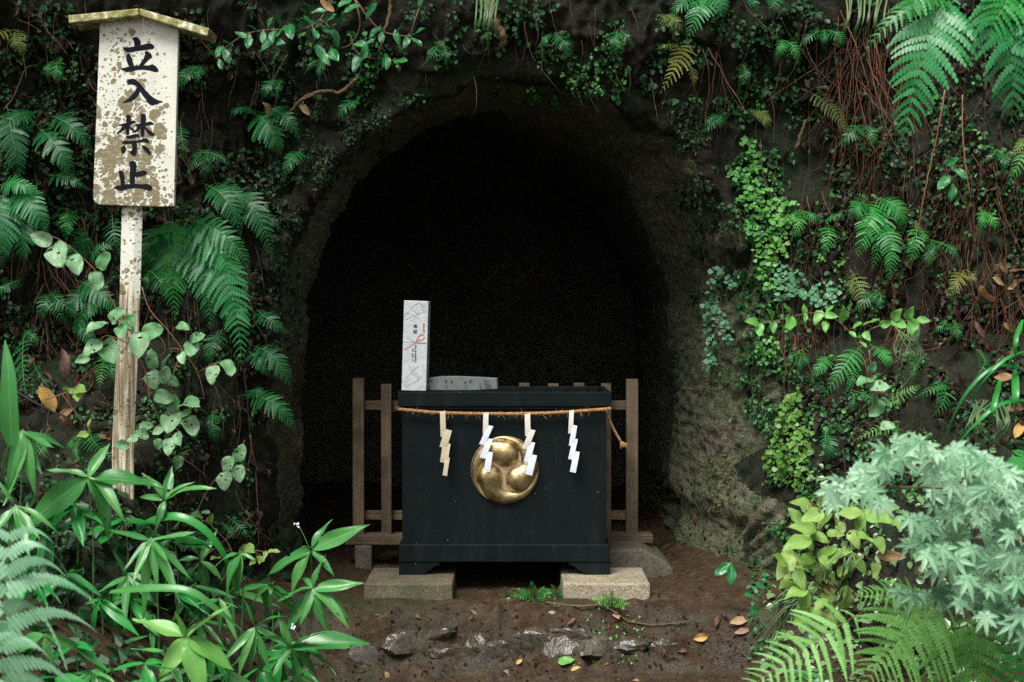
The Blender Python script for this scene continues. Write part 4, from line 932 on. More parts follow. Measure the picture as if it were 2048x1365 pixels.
# ---------------- maidenhair ----------------
def maiden(label, strands, mat, r0=8, D=None, dens=1.):
    """strands: pixel polylines with width"""
    root = thing('maidenhair_fern', HP(*strands[0][0][0], .01), label, 'maidenhair fern')
    for pts, wd in strands:
        c = smooth_line([Vector((a, b, 0)) for a, b in pts], 8); Lt = sum((q-p).length for p, q in zip(c, c[1:]))
        V = []; F = []; nb = int(Lt/9*dens)+2; stem = MB()
        dd = [HP(p.x, p.y, .05 if D is None else .05) for p in c]
        if D is not None: dd = [P(p.x, p.y, D) for p in c]
        stem.tube(dd, .0011, 4)
        for i in range(nb):
            t = (i+random.random())/nb*(len(c)-1.001); k = int(t); p = dd[k].lerp(dd[k+1], t-k); sd = 1 if i % 2 else -1
            fall = 1-.6*(i/nb); ln = wd*fall*random.uniform(.5, 1.)*p.y/FPX
            ang = R(random.uniform(-55, 25)); dirv = Vector((sd*math.cos(ang), random.uniform(-.35, .1), math.sin(ang)))
            nl = max(2, int(ln/(r0*1.1*p.y/FPX))); e = p+dirv*ln+Vector((0, 0, -ln*.35)); stem.tube([p, p.lerp(e, .5)+Vector((0,0,ln*.08)), e], .0005, 3)
            for j in range(nl+1):
                u = (j+.6)/(nl+.6); q = p.lerp(e, min(1, u))+Vector((random.uniform(-.003,.003), -.003, (1 if j % 2 else -1)*.004+ln*.1*(1-u)))
                rr = r0*p.y/FPX*random.uniform(.55, 1.1); n_ = jit(Vector((0, -1, .45)), .35).normalized(); x_ = n_.cross(Vector((0, 1, 0)).cross(jit(Vector((0,0,-1)), .5))).normalized()
                y_ = n_.cross(x_); a0 = random.uniform(0, 6.28); n0 = len(V); V.append(q-(x_*math.cos(a0)+y_*math.sin(a0))*rr*.8)
                for m_ in range(6):
                    aa = a0+R(-75+30*m_); r2 = rr*(1 if m_ % 2 else .86); V.append(q+(x_*math.cos(aa)+y_*math.sin(aa))*r2*.9)
                F.append(tuple(range(n0, n0+7)))
        o = obj('frond', V, F, M[mat], root); stem.build('stalk', M['twig_dark'], root)
    return root
maiden('pale bluish maidenhair fern hanging alone on the bare right jamb of the cave', [([(1440,528),(1432,570),(1425,610)],26), ([(1428,590),(1420,640),(1424,690),(1420,735)],26), ([(1440,620),(1450,650),(1455,690)],22), ([(1445,545),(1470,575)],12)], 'maiden_teal', 7.5, None, 1.1)
maiden('maidenhair fern trailing down the right edge of the arch, upper strand', [([(1490,268),(1505,300),(1510,340)],26), ([(1510,325),(1500,370),(1490,400)],30), ([(1465,345),(1480,350)],18)], 'maiden', 8)
maiden('wide mat of maidenhair fern on the right wall beside the arch', [([(1510,370),(1515,420),(1500,470)],36), ([(1545,380),(1560,430),(1600,440)],34), ([(1540,420),(1545,480),(1530,540)],38), ([(1575,400),(1560,460),(1565,510)],30), ([(1520,480),(1530,530),(1545,580)],32), ([(1480,330),(1520,400)],26)], 'maiden', 8, None, 1.2)
maiden('maidenhair tufts on the right wall just above the arching leafy branch', [([(1560,520),(1570,560),(1560,600)],30), ([(1600,530),(1590,570),(1600,590)],30), ([(1640,560),(1630,590),(1650,612)],28), ([(1665,570),(1660,600)],20)], 'maiden_teal', 7.5, None, 1.2)
maiden('small dim maidenhair below the left end of the arching branch', [([(1530,665),(1520,700),(1525,740)],22), ([(1550,670),(1545,710)],18)], 'maiden', 6)
maiden('bright yellow-green maidenhair cascade low on the right wall', [([(1590,780),(1570,830),(1555,870)],30), ([(1600,800),(1590,850),(1600,900)],34), ([(1610,850),(1605,900),(1595,970)],32), ([(1550,870),(1545,910),(1540,950)],26), ([(1580,880),(1570,930),(1560,960)],28), ([(1580,820),(1560,850)],20)], 'maiden_yellow', 8, None, 1.4)
maiden('dim maidenhair patch on the right wall between the roots and the bright fern tuft', [([(1780,210),(1770,260),(1775,320)],34), ([(1760,230),(1790,300),(1780,350)],34), ([(1810,240),(1800,300)],28), ([(1700,330),(1690,360)],20)], 'tiny', 7, None, 1.2)
maiden('tiny maidenhair dangling from the brow above the arch', [([(1130,150),(1150,175),(1165,205)],14), ([(1060,170),(1075,195)],12), ([(1190,160),(1200,185)],12)], 'maiden', 4.5)

# ---------------- vines and shrubs ----------------
VL = [(83,478,46,160),(114,508,40,-75),(149,527,34,-60),(207,522,36,60),(193,562,40,-80),(193,652,48,-170),(232,631,34,60),(258,645,36,70),(243,663,26,-80),(278,687,46,-100),(304,663,40,20),
      (185,694,44,-150),(216,700,40,-60),(165,719,28,200),(304,722,34,110),(332,721,28,80),(367,714,26,-100)]
viny('round_leaved_vine', 'vine with round insect-eaten leaves climbing over the sign post middle', 'vine', [[(300,800),(290,740),(262,690),(240,630),(205,570),(190,540),(120,480),(70,470)], [(262,690),(215,672),(190,690)], [(290,740),(330,700),(310,660)]], VL, 'vine', 4.66, nrm=Vector((0,-.85,.55)), smat='stem_red')
VL2 = [(366,654,24,-10),(392,675,26,30),(383,696,30,-95),(425,747,34,-110),(457,735,34,-60),(306,759,36,-80),(331,751,36,80),(345,763,28,-30),(292,758,18,180),(327,795,38,-20),(378,805,28,20),(348,810,34,100),(341,842,40,-110),(369,828,24,40),(382,851,36,-60),
       (316,863,26,200),(292,852,26,190),(355,877,22,-80),(338,891,30,-100),(316,888,22,-80),(265,880,24,190),(245,890,24,180),(285,868,24,170)]
viny('round_leaved_vine', 'pale round-leaved vine hanging right of the sign post', 'vine', [[(284,575),(300,620),(335,660),(365,700),(395,745),(410,800)], [(365,700),(345,760),(345,840),(330,900)], [(395,745),(440,725),(460,735)], [(345,840),(300,860),(240,895)]], VL2, 'vine', 4.74, nrm=Vector((0,-.85,.55)), smat='stem_red')
viny('round_leaved_vine', 'sparse pale vine leaves on thin stems near the left jamb of the cave', 'vine', [[(380,1060),(400,1010),(430,960),(465,930),(490,880)], [(430,960),(450,985)], [(395,1045),(345,1060),(330,1075)]], [(455,929,36,-110),(479,908,36,70),(477,946,32,-80),(449,961,36,-95),(357,924,26,-90),(345,1061,40,80),(410,1025,16,20),(395,1030,18,160)], 'vine', 5.05)
viny('small_vine', 'small bright two-leaved sprigs left of the sign post', 'vine', [[(90,800),(120,790),(150,775),(175,745)]], [(141,782,22,170),(162,780,22,-10),(155,795,16,-80),(130,778,14,120),(179,845,40,-120),(165,870,24,200)], 'bush', 4.85)
BL = [(1611,1010,44,150),(1626,1031,36,-160),(1607,1054,42,170),(1594,1086,46,195),(1639,1074,38,-20),(1647,1042,34,60),(1690,1005,44,80),(1698,1027,42,-170),(1719,1042,40,-90),(1758,1035,56,-20),(1671,1067,30,0),(1709,1078,34,-60),(1570,1133,46,-120),(1594,1129,36,160),(1626,1129,36,-30),(1581,1152,40,200),(1600,1159,38,-70),(1679,1110,42,20),(1666,1152,30,70),(1641,1148,36,-100),(1641,1178,34,-30),(1688,1180,30,10),(1592,1184,38,190),(1609,1204,40,-95),(1630,1227,38,-10),(1660,1238,34,-40),(1694,1204,40,60),(1664,1218,32,120),(1621,1100,30,100),(1650,1105,32,40),(1796,1050,26,-70),(1640,1000,30,110),(1668,1030,32,100),(1612,1120,30,-150),(1650,1125,30,-60),(1585,1110,30,150),(1630,1060,30,120),(1615,1080,28,-60),(1690,1140,30,30),(1655,1195,32,-120),(1705,1110,34,-10),(1680,1060,30,-100)]
BL = [(b[0], b[1], b[2]*1.18, b[3]) for b in BL] + [(1730,1075,40,-30),(1760,1090,38,-70),(1735,1020,44,60),(1780,1020,40,20),(1720,1130,36,-50),(1750,1140,34,-100),(1640,1210,38,-140),(1600,1235,36,-120),(1575,1170,38,-150),(1560,1120,34,150),(1590,1030,34,130)]
viny('pale_leaved_bush', 'yellow-green oval-leaved bush left of the maple', 'bush', [[(1680,1260),(1660,1180),(1650,1100),(1640,1030),(1620,1000)], [(1660,1180),(1610,1150),(1575,1130)], [(1650,1100),(1690,1040),(1760,1020)], [(1665,1200),(1690,1150),(1720,1100)], [(1660,1220),(1620,1200),(1600,1180)]], BL, 'bush', 4.25, nrm=Vector((0,-.7,.7)), smat='stem_red', dj=.12)
AL = [(1505,643,26,165),(1519,661,26,-90),(1542,631,26,100),(1547,654,24,-85),(1578,620,28,95),(1580,648,28,-100),(1609,620,20,100),(1611,636,18,-95),(1636,634,30,-120),(1661,631,28,-5),(1651,652,20,-90),(1687,629,30,80),(1660,618,20,40),(1742,645,32,20),(1772,648,28,10),(1791,631,24,50),(1798,648,32,-20),(1819,627,28,60),(1826,652,30,-95),(1846,640,28,0),(1733,671,18,-60),(1728,689,18,-30),(1715,650,22,40),(1706,668,18,-30),(1700,610,18,90)]
viny('leafy_branch', 'arching twig with paired bright leaves across the right wall', 'branch', [[(1740,760),(1715,690),(1690,655),(1650,628),(1610,628),(1560,640),(1515,650)], [(1715,690),(1740,660),(1790,645),(1845,640)]], AL, 'branch', lambda a, b: 5.0 if a < 1650 else 4.85, nrm=Vector((0,-.85,.6)), smat='stem_red', dj=.02)
viny('heart_leaved_vine', 'three large pale rounded leaves on a stem under the arching twig', 'vine', [[(1738,700),(1745,760),(1750,815),(1760,850),(1775,870)]], [(1730,761,30,190),(1756,772,34,10),(1751,814,38,-110),(1774,852,28,10),(1772,803,28,-20),(1745,735,20,60)], 'vine', 4.8)
SL = [(559,38,26),(539,45,26),(506,54,24),(483,70,28),(456,87,24),(439,103,26),(454,113,34),(441,129,22),(497,81,28),(526,73,24),(536,85,28),(555,84,26),(563,59,30),(546,71,26),(601,41,24),(620,44,34),(622,15,34),(639,22,34),(661,37,30),(683,37,30),(705,15,34),(741,22,38),(746,7,30),(751,63,30),(763,76,26),(793,73,28),(800,56,26),(836,65,36,30),(814,81,26),(834,84,28,-30),(721,88,28),(738,85,28),(673,83,30),(666,66,26),(651,76,24),(648,112,34),(640,100,26),(668,110,28),(714,120,38),(729,105,34),(751,107,28),(773,122,30),(800,122,26),(631,68,24),(580,61,26),(690,5,30),(840,2,30),(610,28,26),(590,50,22),(655,60,24)]
viny('evergreen_shrub', 'dark glossy-leaved shrub hanging over the left part of the arch', 'shrub', [[(690,-60),(660,0),(640,40),(600,60),(540,60),(490,70),(445,100)], [(690,-60),(710,0),(720,50),(700,90),(660,100)], [(710,0),(760,60),(820,75)], [(700,70),(720,110),(790,122)], [(640,40),(660,60),(640,100)], [(600,60),(550,84)]], SL, 'glossy', lambda a, b: 5.0, r=.004, nrm=Vector((0,-.8,.8)), smat='branch', dj=.08)
viny('hanging_sprig', 'drooping sprig with three dark leaves on the right wall near the edge', 'plant', [[(1925,330),(1915,350),(1905,370),(1900,400)], [(1915,350),(1890,370)]], [(1888,365,40,-130),(1905,385,36,-95),(1922,345,34,-30),(1905,325,30,30)], 'glossy', lambda a, b: depth(a, b)-.06)
viny('seedling', 'three-leaved green seedling on the earth right of the cave mouth', 'plant', [[(1458,1170),(1460,1140),(1464,1110)]], [(1465,1101,22,90),(1445,1138,40,-140),(1464,1148,42,-85)], 'glossy', lambda a, b: 5.25, petiole=True, nrm=Vector((0,-.8,.6)))
viny('small_vine', 'little round-leaved sprigs at the foot of the right bank', 'vine', [[(1510,1235),(1505,1200),(1515,1170),(1530,1140)]], [(1497,1190,20),(1510,1180,18),(1520,1172,20),(1505,1205,18),(1512,1222,16),(1530,1150,16),(1525,1160,16)], 'glossy', 5.0)
viny('small_vine', 'tangle of small yellow-green leaves left of the cave mouth at ground level', 'vine', [[(440,1170),(470,1120),(500,1100),(520,1110)], [(470,1120),(455,1085),(420,1050)], [(500,1100),(540,1105)]], [(485,1105,24),(500,1099,24),(478,1122,24),(548,1102,24),(520,1120,16),(505,1125,14),(430,1115,16),(420,1040,18),(400,1035,14),(530,1110,14)], 'bush', 5.0, nrm=Vector((0,-.8,.6)))

# maple bush
mr = thing('maple', P(2250, 1560, 3.7), 'young maple with pale mint-green pointed leaves at the right edge', 'maple')
trunk = P(2200, 1500, 3.72); st = MB()
env = [(1640,985),(1700,940),(1770,895),(1815,872),(1860,885),(1920,890),(2000,925),(2060,945),(2130,980),(2130,1290),(2040,1290),(2000,1240),(1930,1225),(1860,1200),(1800,1190),(1790,1120),(1830,1060),(1800,1030),(1740,1010),(1680,1015)]
def inpoly(x, y, p):
    c = False
    for (xa, ya), (xb, yb) in zip(p, p[1:]+p[:1]):
        if (ya > y) != (yb > y) and x < (xb-xa)*(y-ya)/(yb-ya)+xa: c = not c
    return c
twigs = [[(2200,1500,3.72),(2150,1250,3.65),(2050,1080,3.55),(1930,980,3.5),(1800,930,3.45)], [(2150,1250,3.65),(2040,1150,3.5),(1920,1120,3.4),(1830,1150,3.35)], [(2150,1250,3.65),(2100,1050,3.6),(2020,960,3.6)], [(1930,980,3.5),(1800,975,3.45),(1680,990,3.4)], [(2150,1250,3.65),(2080,1230,3.5),(2030,1270,3.4)]]
for tw in twigs: st.tube(smooth_line([P(*q) for q in tw], 6), .0035, 5, .0012)
tn = [q for tw in twigs[1:] + [twigs[0][1:]] for q in tw]
pts_ = []; tries = 0
while len(pts_) < 245 and tries < 20000:
    tries += 1; x, y = random.uniform(1635, 2130), random.uniform(870, 1300)
    if not inpoly(x, y, env): continue
    if min([math.hypot(x-a, y-b) for a, b, _ in pts_] or [99]) < 13: continue
    if vnoise(np.array([[x*.017, y*.026, 5.]]))[0] < -.36: continue
    pts_.append((x, y, random.uniform(3.25, 3.7)))
for i_, (x, y, d) in enumerate(pts_):
    b = P(x, y, d); q = min(tn, key=lambda q: (q[0]-x)**2+(q[1]-y)**2)
    if i_ % 3 == 0: st.tube([P(*q), P((q[0]+x)/2, (q[1]+y)/2-8, (q[2]+d)/2), b], .0011, 4, .0006)
    ang = random.gauss(-PI/2, .8); dr = Vector((math.cos(ang), -random.uniform(.15, .7), math.sin(ang)*.9)).normalized()
    put_leaf('maple', b, b+dr*random.uniform(.040, .056), mr, Vector((0, -.9, .55)), roll=.25)
st.build('stem', M['branch'], mr)

# lance-leaved plants, bottom left
def whorl(name, label, c, D, leaves, key, stem_to=None, cat='plant', nrm=Vector((0,-.6,.85)), r=.003, drp=.03, group=None):
    C = P(*c, D); foot = P(*(stem_to or (c[0]-8, c[1]+260)), D+.1); root = thing(name, foot, label, cat, group)
    MB().tube(smooth_line([foot, foot.lerp(C, .6)+Vector((.01, 0, 0)), C], 4), r, 5, r*.7).build('stem', M['stem_green'], root, smooth=True)
    for lf in leaves:
        t = P(lf[0], lf[1], D+random.uniform(-.09, .05)); put_leaf(key, C+Vector((0,0,random.uniform(-.004,.006))), t, root, nrm, roll=.25, scale_w=lf[2] if len(lf) > 2 else 1.)
    return root
W1 = whorl('lance_leaved_plant', 'glossy whorl of lance leaves nearest the cave mouth, topmost of its cluster', (623,1101), 4.6, [(735,1047),(522,1137,.9),(655,1034),(668,1138),(560,1180),(600,1085,.8)], 'lance', (600,1330))
whorl('lance_leaved_plant', 'glossy whorl of lance leaves directly below the topmost one by the cave', (625,1178), 4.55, [(728,1162),(548,1190,.8),(650,1235),(703,1238,.9),(645,1268),(565,1265),(712,1222,.9),(600,1140),(640,1110,.8),(600,1250)], 'lance', (600,1360))
whorl('lance_leaved_plant', 'whorl with one long pale leaf reaching right at the bottom of the left plants', (583,1297), 4.3, [(735,1256,1.1),(530,1245,1),(640,1250,.8),(540,1350),(600,1370),(650,1350,.8),(555,1225,.8)], 'lance', (570,1480))
whorl('lance_leaved_plant', 'light green star-shaped five-leaved whorl near the bottom edge', (374,1276), 4.0, [(265,1240),(455,1203),(472,1335,1.2),(318,1360,1.2),(410,1400,1.1),(352,1225,.6)], 'lance_light', (380,1520))
whorl('lance_leaved_plant', 'broad-leaved plant across the sign post foot', (177,957), 4.3, [(322,950,1.3),(212,878,1.1),(245,1062,1.3),(12,1062,1.1),(130,1020),(95,930,.9),(260,1010,.8)], 'lance', (185,1300))
whorl('bamboo_grass', 'narrow-leaved whorl hanging like fingers under the sign post foot', (302,1078), 4.25, [(262,1172),(288,1238,1.1),(362,1206),(385,1160),(248,1142),(397,1066,.8),(315,1180),(340,1130),(215,1060)], 'bamboo', (320,1400))
whorl('bamboo_grass', 'narrow-leaved whorl between the star-shaped whorl and the cave plants', (510,1256), 4.35, [(468,1352,1.2),(545,1352),(562,1203),(500,1350),(440,1330),(590,1300),(480,1180,.8)], 'bamboo', (510,1450))
whorl('bamboo_grass', 'slim-leaved sprig behind the long pale blade', (457,1186), 4.6, [(562,1200),(500,1148),(470,1250),(440,1240),(410,1200),(540,1170,.8)], 'bamboo', (455,1400))
whorl('broad_leaved_grass', 'bright broad blades hanging at the left edge above the blurred fern', (45,862), 4.2, [(5,990,1.2),(48,1010,1.3),(85,950,1.2),(110,900),(-20,920),(70,985,1.2),(140,880,.9)], 'bamboo', (20,1200))
whorl('broad_leaved_grass', 'leafy grass tuft at the left edge under the broad blades', (30,1010), 4.1, [(-30,1090,1.2),(20,1110,1.2),(80,1080,1.1),(120,1040),(60,1120),(-10,960)], 'bamboo', (20,1300))
whorl('bamboo_grass', 'tuft of narrow leaves at the bottom edge right of the star-shaped whorl', (455,1345), 4.1, [(420,1420),(480,1430),(520,1380),(400,1370),(540,1420),(500,1300,.9),(430,1290,.8)], 'bamboo', (450,1500))
whorl('bamboo_grass', 'dim narrow leaves between the blurred fern and the star-shaped whorl', (255,1150), 4.35, [(210,1240),(250,1260),(290,1270),(320,1220),(190,1190),(330,1170),(225,1100)], 'bamboo', (260,1400))
whorl('bamboo_grass', 'dark narrow leaves low between the blurred fern and the bottom edge', (240,1290), 4.25, [(200,1370),(240,1400),(280,1380),(310,1330),(180,1310),(300,1270)], 'bamboo', (240,1450))
whorl('lance_leaved_plant', 'small upright leaves beside the sign post foot', (330,1000), 4.45, [(300,940,1.2),(345,930,1.1),(375,955,.9),(395,945,.9),(310,1050),(275,990)], 'lance', (330,1200))
whorl('lance_leaved_plant', 'deep green leaves behind the narrow fingers', (400,1120), 4.6, [(360,1180),(420,1200),(450,1150),(350,1110),(430,1060),(380,1060)], 'lance', (400,1300))
whorl('bamboo_grass', 'dim leaves at the bottom edge under the cave plants', (600,1350), 4.35, [(560,1420),(620,1430),(660,1400),(540,1380),(640,1320),(575,1300)], 'bamboo', (600,1470))
FILL = [(90,1270),(150,1290),(190,1350),(130,1150),(260,1200),(310,1230),(110,1360),(280,1360),(60,1150),(200,1200),(350,1080),(250,1040),(390,1170),(430,1290),(350,1180),(290,1330),(560,1310),(480,1110),(520,1340),(150,1010),(90,1060),(330,1300),(600,1290),(440,1200),(220,1340),(400,1240),(540,1170),(380,1340)]
for i, (x, y) in enumerate(FILL):
    D = min(4.45+random.uniform(-.1, .2), depth(x, y+50)-.10); lv = []
    for k in range(random.choice((6, 7, 8))):
        a = random.uniform(-PI, PI); ln = random.uniform(50, 95); lv.append((x+math.cos(a)*ln, y-math.sin(a)*ln*.6+38, random.uniform(.8, 1.25)))
    whorl('low_plant', 'dim narrow-leaved plant in the low growth at bottom left', (x, y), D, lv, random.choice(('lance', 'bamboo', 'dim', 'dim')), (x, y+200), group='dim narrow-leaved plants at bottom left')
# flower heads
fl = MB(); 
for x, y, D in ((596,1050,4.58), (586,1255,4.3)):
    c = P(x, y, D); rt = thing('flower', P(x+22, y+45, D), 'tiny white flower on a bare stalk %s' % ('above the topmost lance whorl' if y < 1100 else 'in the middle of the lance-leaved plants'), 'flower', 'tiny white flowers')
    MB().tube(smooth_line([P(x+22, y+45, D), P(x+10, y+18, D), c], 4), .0011, 4).build('stalk', M['stem_green'], rt)
    m = MB()
    for _ in range(6):
        q = jit(c, .0035)
        for a in range(1): m.tube([q-Vector((0,0,.003)), q-Vector((0,0,.001)), q+Vector((0,0,.003))], .0032, 6, .002)
    m.build('petal_cluster', M['flower'], rt, smooth=True)

# long blades
def blades(name, label, lst, D, mat, cat='grass', out=.08):
    root = None
    for pts, w_ in lst:
        c = smooth_line([P(a, b, (D if not callable(D) else D(a, b))-out*math.sin(PI*i/max(1, len(pts)-1))) for i, (a, b) in enumerate(pts)], 8)
        if root is None: root = thing(name, c[0], label, cat)
        V = []; F = []; n_ = len(c)
        for i, p in enumerate(c):
            t = (c[min(i+1, n_-1)]-c[max(i-1, 0)]).normalized(); s = t.cross(Vector((0, -.7, .7))).normalized(); u = i/(n_-1); ww = w_*p.y/FPX/2*(min(1, .4+u*4)*(1-u**3)+.03)
            up = s.cross(t)
            V += [p-s*ww+up*ww*.35, p, p+s*ww+up*ww*.35]
        for i in range(n_-1): q = i*3; F += [(q, q+1, q+4, q+3), (q+1, q+2, q+5, q+4)]
        obj('blade', V, F, M[mat], root, smooth=True, uv=[(i/(n_-1), v) for i in range(n_) for v in (-1, 0, 1)])
    return root
blades('long_leaf_plant', 'dark glossy arching strap leaf left of the cave mouth', [([(262,1070),(310,1042),(360,1036),(410,1062),(450,1115),(462,1170)],20)], 4.5, 'blade', 'plant')
blades('long_leaf_plant', 'pale long strap leaf curving down above the star-shaped whorl', [([(220,1185),(300,1178),(380,1184),(440,1225),(492,1268)],18)], 4.2, 'lance', 'plant')
blades('long_leaf_plant', 'broad upright bright leaf at the left edge', [([(24,892),(20,820),(18,750),(10,680)],38)], 3.9, 'lance', 'plant', .02)
blades('strap_leaf_plant', 'long arching strap leaves at the right edge above the maple', [([(2060,740),(1990,735),(1930,790),(1890,870)],9), ([(2060,800),(2000,810),(1950,850),(1905,900)],9), ([(2030,740),(2030,800),(2028,850)],15), ([(2045,640),(2030,690),(2035,760)],9), ([(2000,760),(1985,820),(1970,880)],11), ([(2060,700),(2010,720),(1960,770),(1935,830)],7)], 4.4, 'blade', 'plant')
blades('grass_tuft', 'long thin grass hanging from the top edge over the arch', [([(955+i*5, -20), (950+i*4+random.uniform(-8,8), 40), (935+i*7+random.uniform(-10,10), 90+random.uniform(-30,35))], 3.2) for i in range(11)], lambda a, b: 5.3, 'grass')
blades('grass_tuft', 'long thin grass hanging from the top edge on the right', [([(1690+i*8, -20), (1690+i*7+random.uniform(-8,8), 40), (1665+i*9+random.uniform(-10,10), 80+random.uniform(-20,60))], 3.2) for i in range(12)], lambda a, b: 5.0, 'grass')
blades('grass_tuft', 'thin green grass hanging on the right wall below the leafy twig', [([(1815+random.uniform(-30,30), 655), (1820+random.uniform(-30,30), 710), (1812+random.uniform(-45,45), 740+random.uniform(0,70))], 3.) for i in range(12)], lambda a, b: 4.95, 'grass')
blades('grass_tuft', 'dark bluish grass tuft left of the pale bush at the path edge', [([(1640+random.uniform(-25,20), 1200+random.uniform(-10,20)), (1590+random.uniform(-30,20), 1190+random.uniform(-10,30)), (1510+random.uniform(-20,70), 1250+random.uniform(-20,75))], 3.4) for i in range(34)], lambda a, b: 4.5, 'grass')
blades('grass_tuft', 'thin grass blades rising through the pale bush', [([(1655+random.uniform(-15,40), 1190), (1680+random.uniform(-25,30), 1130), (1710+random.uniform(-50,50), 1060+random.uniform(-10,30))], 3.6) for i in range(8)], lambda a, b: 4.2, 'grass')
blades('grass_tuft', 'thin drooping grass at the right wall behind the strap leaves', [([(1960+random.uniform(-40,70), 800), (1965+random.uniform(-40,70), 850), (1970+random.uniform(-60,70), 890+random.uniform(0,40))], 3.5) for i in range(16)], lambda a, b: 4.7, 'grass')

# ---------------- dead leaves, twigs, roots ----------------
def dead(px, py, ln, ang, key, label, group=None, off=.03, name='dead_leaf', cat='dead leaf', nrm=None):
    loc, n_ = hit(px, py, off); a = R(ang); sc = loc.y/FPX
    d = Vector((math.cos(a), 0, math.sin(a)))
    if abs(n_.z) > .75: d = Vector((math.cos(a), math.sin(a), 0))         # lies flat on the ground
    d = (d-n_*d.dot(n_)*.85).normalized(); ln3 = ln*sc
    o = put_leaf(key, loc-d*ln3/2, loc+d*ln3/2, None, nrm or n_, name, roll=.25); tag(o, label, cat, group); return o
dead(135,730,78,-75,'dead_pink','long pinkish fallen leaf caught on the bank left of the sign post', off=.08)
dead(95,798,62,-55,'dead_yellow','yellow fallen leaf caught on the bank near the left edge', off=.08)
dead(108,622,56,-60,'dead','dull brown leaf hanging among roots left of the sign post', off=.06)
dead(97,742,60,75,'dead','dark brown leaf behind the long pinkish one', off=.04)
dead(195,762,56,-60,'dead','brown leaf touching the left side of the sign post', off=.05)
dead(538,218,36,-35,'dead_tan','orange-brown leaf lying on the fern high on the left bank', off=.16)
dead(609,218,34,-55,'dead_tan','grey-brown leaf hanging right of the high fern', off=.06)
dead(655,12,36,-40,'dead_tan','brown leaf among the glossy shrub leaves at the top edge', off=.5)
dead(1775,1112,50,-10,'dead_tan','brown fallen leaf between the pale bush and the maple', off=.55)
dead(1970,592,46,-60,'dead_tan','curled brown leaf on the right bank', off=.06)
dead(2000,562,36,-20,'dead_tan','cream-coloured curled leaf left of its twin at the right edge', off=.06)
dead(2030,570,34,30,'dead_tan','cream-coloured curled leaf at the very right edge', off=.06)
dead(1958,660,36,-50,'dead_pink','grey-pink leaf low on the right bank', off=.05)
dead(2010,755,44,-15,'dead_tan','pale torn leaf at the right edge above the strap leaves', off=.05)
dead(2020,655,30,-30,'dead_tan','small tan leaf at the right edge', off=.05)
dead(2038,860,40,70,'dead_yellow','orange leaf at the right edge behind the strap leaves', off=.05)
dead(1402,1275,34,10,'dead_yellow','curled yellow leaf alone on the path at right', off=.012)
dead(1108,1224,30,12,'dead_tan','olive leaf on the earth in front of the granite block', off=.012)
dead(1231,1228,26,120,'dead_tan','brown leaf beside the long root on the path', off=.012)
dead(1005,1323,36,-20,'dead_pink','pinkish leaf below the wet rocks in the middle', off=.012)
dead(1038,1323,18,50,'dead_yellow','small yellow leaf beside the pinkish one on the path', off=.012)
dead(1133,1322,36,12,'branch','fresh green fallen leaf on the path','',off=.015)
dead(1152,1338,22,15,'dead_yellow','small straw-yellow leaf beside the fresh green leaf', off=.012)
dead(1020,1345,30,5,'dead_tan','tan leaf at the bottom edge of the path', off=.012)
dead(776,1352,24,-60,'dead_tan','pale curled leaf at the bottom edge left of the path', off=.012)
dead(950,1225,20,-20,'dead_pink','pale pink scrap of leaf on the earth below the left block', off=.012)
dead(1278,1362,26,10,'dead_tan','grey-green leaf at the bottom edge right of the path middle', off=.012)
dead(1480,1240,44,20,'dead_tan','long brown leaf at the foot of the right bank', off=.02)
dead(1485,1262,34,15,'dead_pink','reddish leaf just below the long brown one at the right bank', off=.02)
for i in range(30):
    px, py = random.choice([(random.uniform(20,230), random.uniform(560,900)), (random.uniform(1880,2045), random.uniform(470,820)), (random.uniform(60,420), random.uniform(60,420))])
    dead(px, py, random.uniform(24,46), random.uniform(0,360), 'dead', 'dim curled brown leaf caught in the bank', 'dim brown leaves caught in the bank', off=random.uniform(.01,.05))
for i in range(26):
    px, py = random.uniform(700,1500), random.uniform(1215,1360)
    dead(px, py, random.uniform(14,30), random.uniform(0,360), 'dead', 'dim brown leaf scrap on the trodden earth', 'dim leaf scraps on the path', off=.01)
def stick(label, pts, r, mat='branch', off=.05, cat='branch', name='branch', r1=None, D=None):
    q = smooth_line([(HP(a, b, off) if D is None else P(a, b, D)) for a, b in pts], 6); q = [q[i] if i in (0, len(q)-1) else jit(q[i], r*.25) for i in range(len(q))]
    o = MB().tube(q, r, 7, r1 or r*.6).build(name, M[mat], None, smooth=True); return tag(o, label, cat)
stick('thick bare brown branch coming down from the top edge over the arch', [(968,-20),(985,25),(1003,60),(1010,90)], .018, off=.1, r1=.012)
stick('mossy stem behind the glossy shrub', [(785,-20),(780,20),(770,60),(760,105)], .009, off=.1)
stick('pale forked root curving along the brow above the arch at left', [(580,225),(600,203),(625,188),(655,182),(678,186),(698,172),(712,160)], .0055, off=.06, cat='root', name='root', r1=.008)
stick('second thin root beside the forked root above the arch', [(588,208),(615,195),(640,188),(668,182)], .0035, off=.07, cat='root', name='root')
stick('straight yellowish twig slanting on the left bank above the fern', [(530,190),(552,150),(575,110)], .0028, off=.05, cat='twig', name='twig')
stick('dark bare twig crossing the upper right wall', [(1580,215),(1640,165),(1700,110),(1740,80)], .004, 'twig_dark', .12, 'twig', 'twig')
stick('pale broken stick stuck in the right wall', [(1592,298),(1602,268),(1612,240)], .007, 'branch', .04, 'twig', 'twig', .006)
stick('long reddish stem hanging from the big ferns down the right wall', [(1890,180),(1880,240),(1868,300),(1850,380),(1835,470)], .0035, 'stem_red', .12, 'creeper', 'creeper')
stick('second long reddish stem right of the first on the right wall', [(1925,190),(1925,260),(1930,320),(1940,390)], .003, 'stem_red', .1, 'creeper', 'creeper')
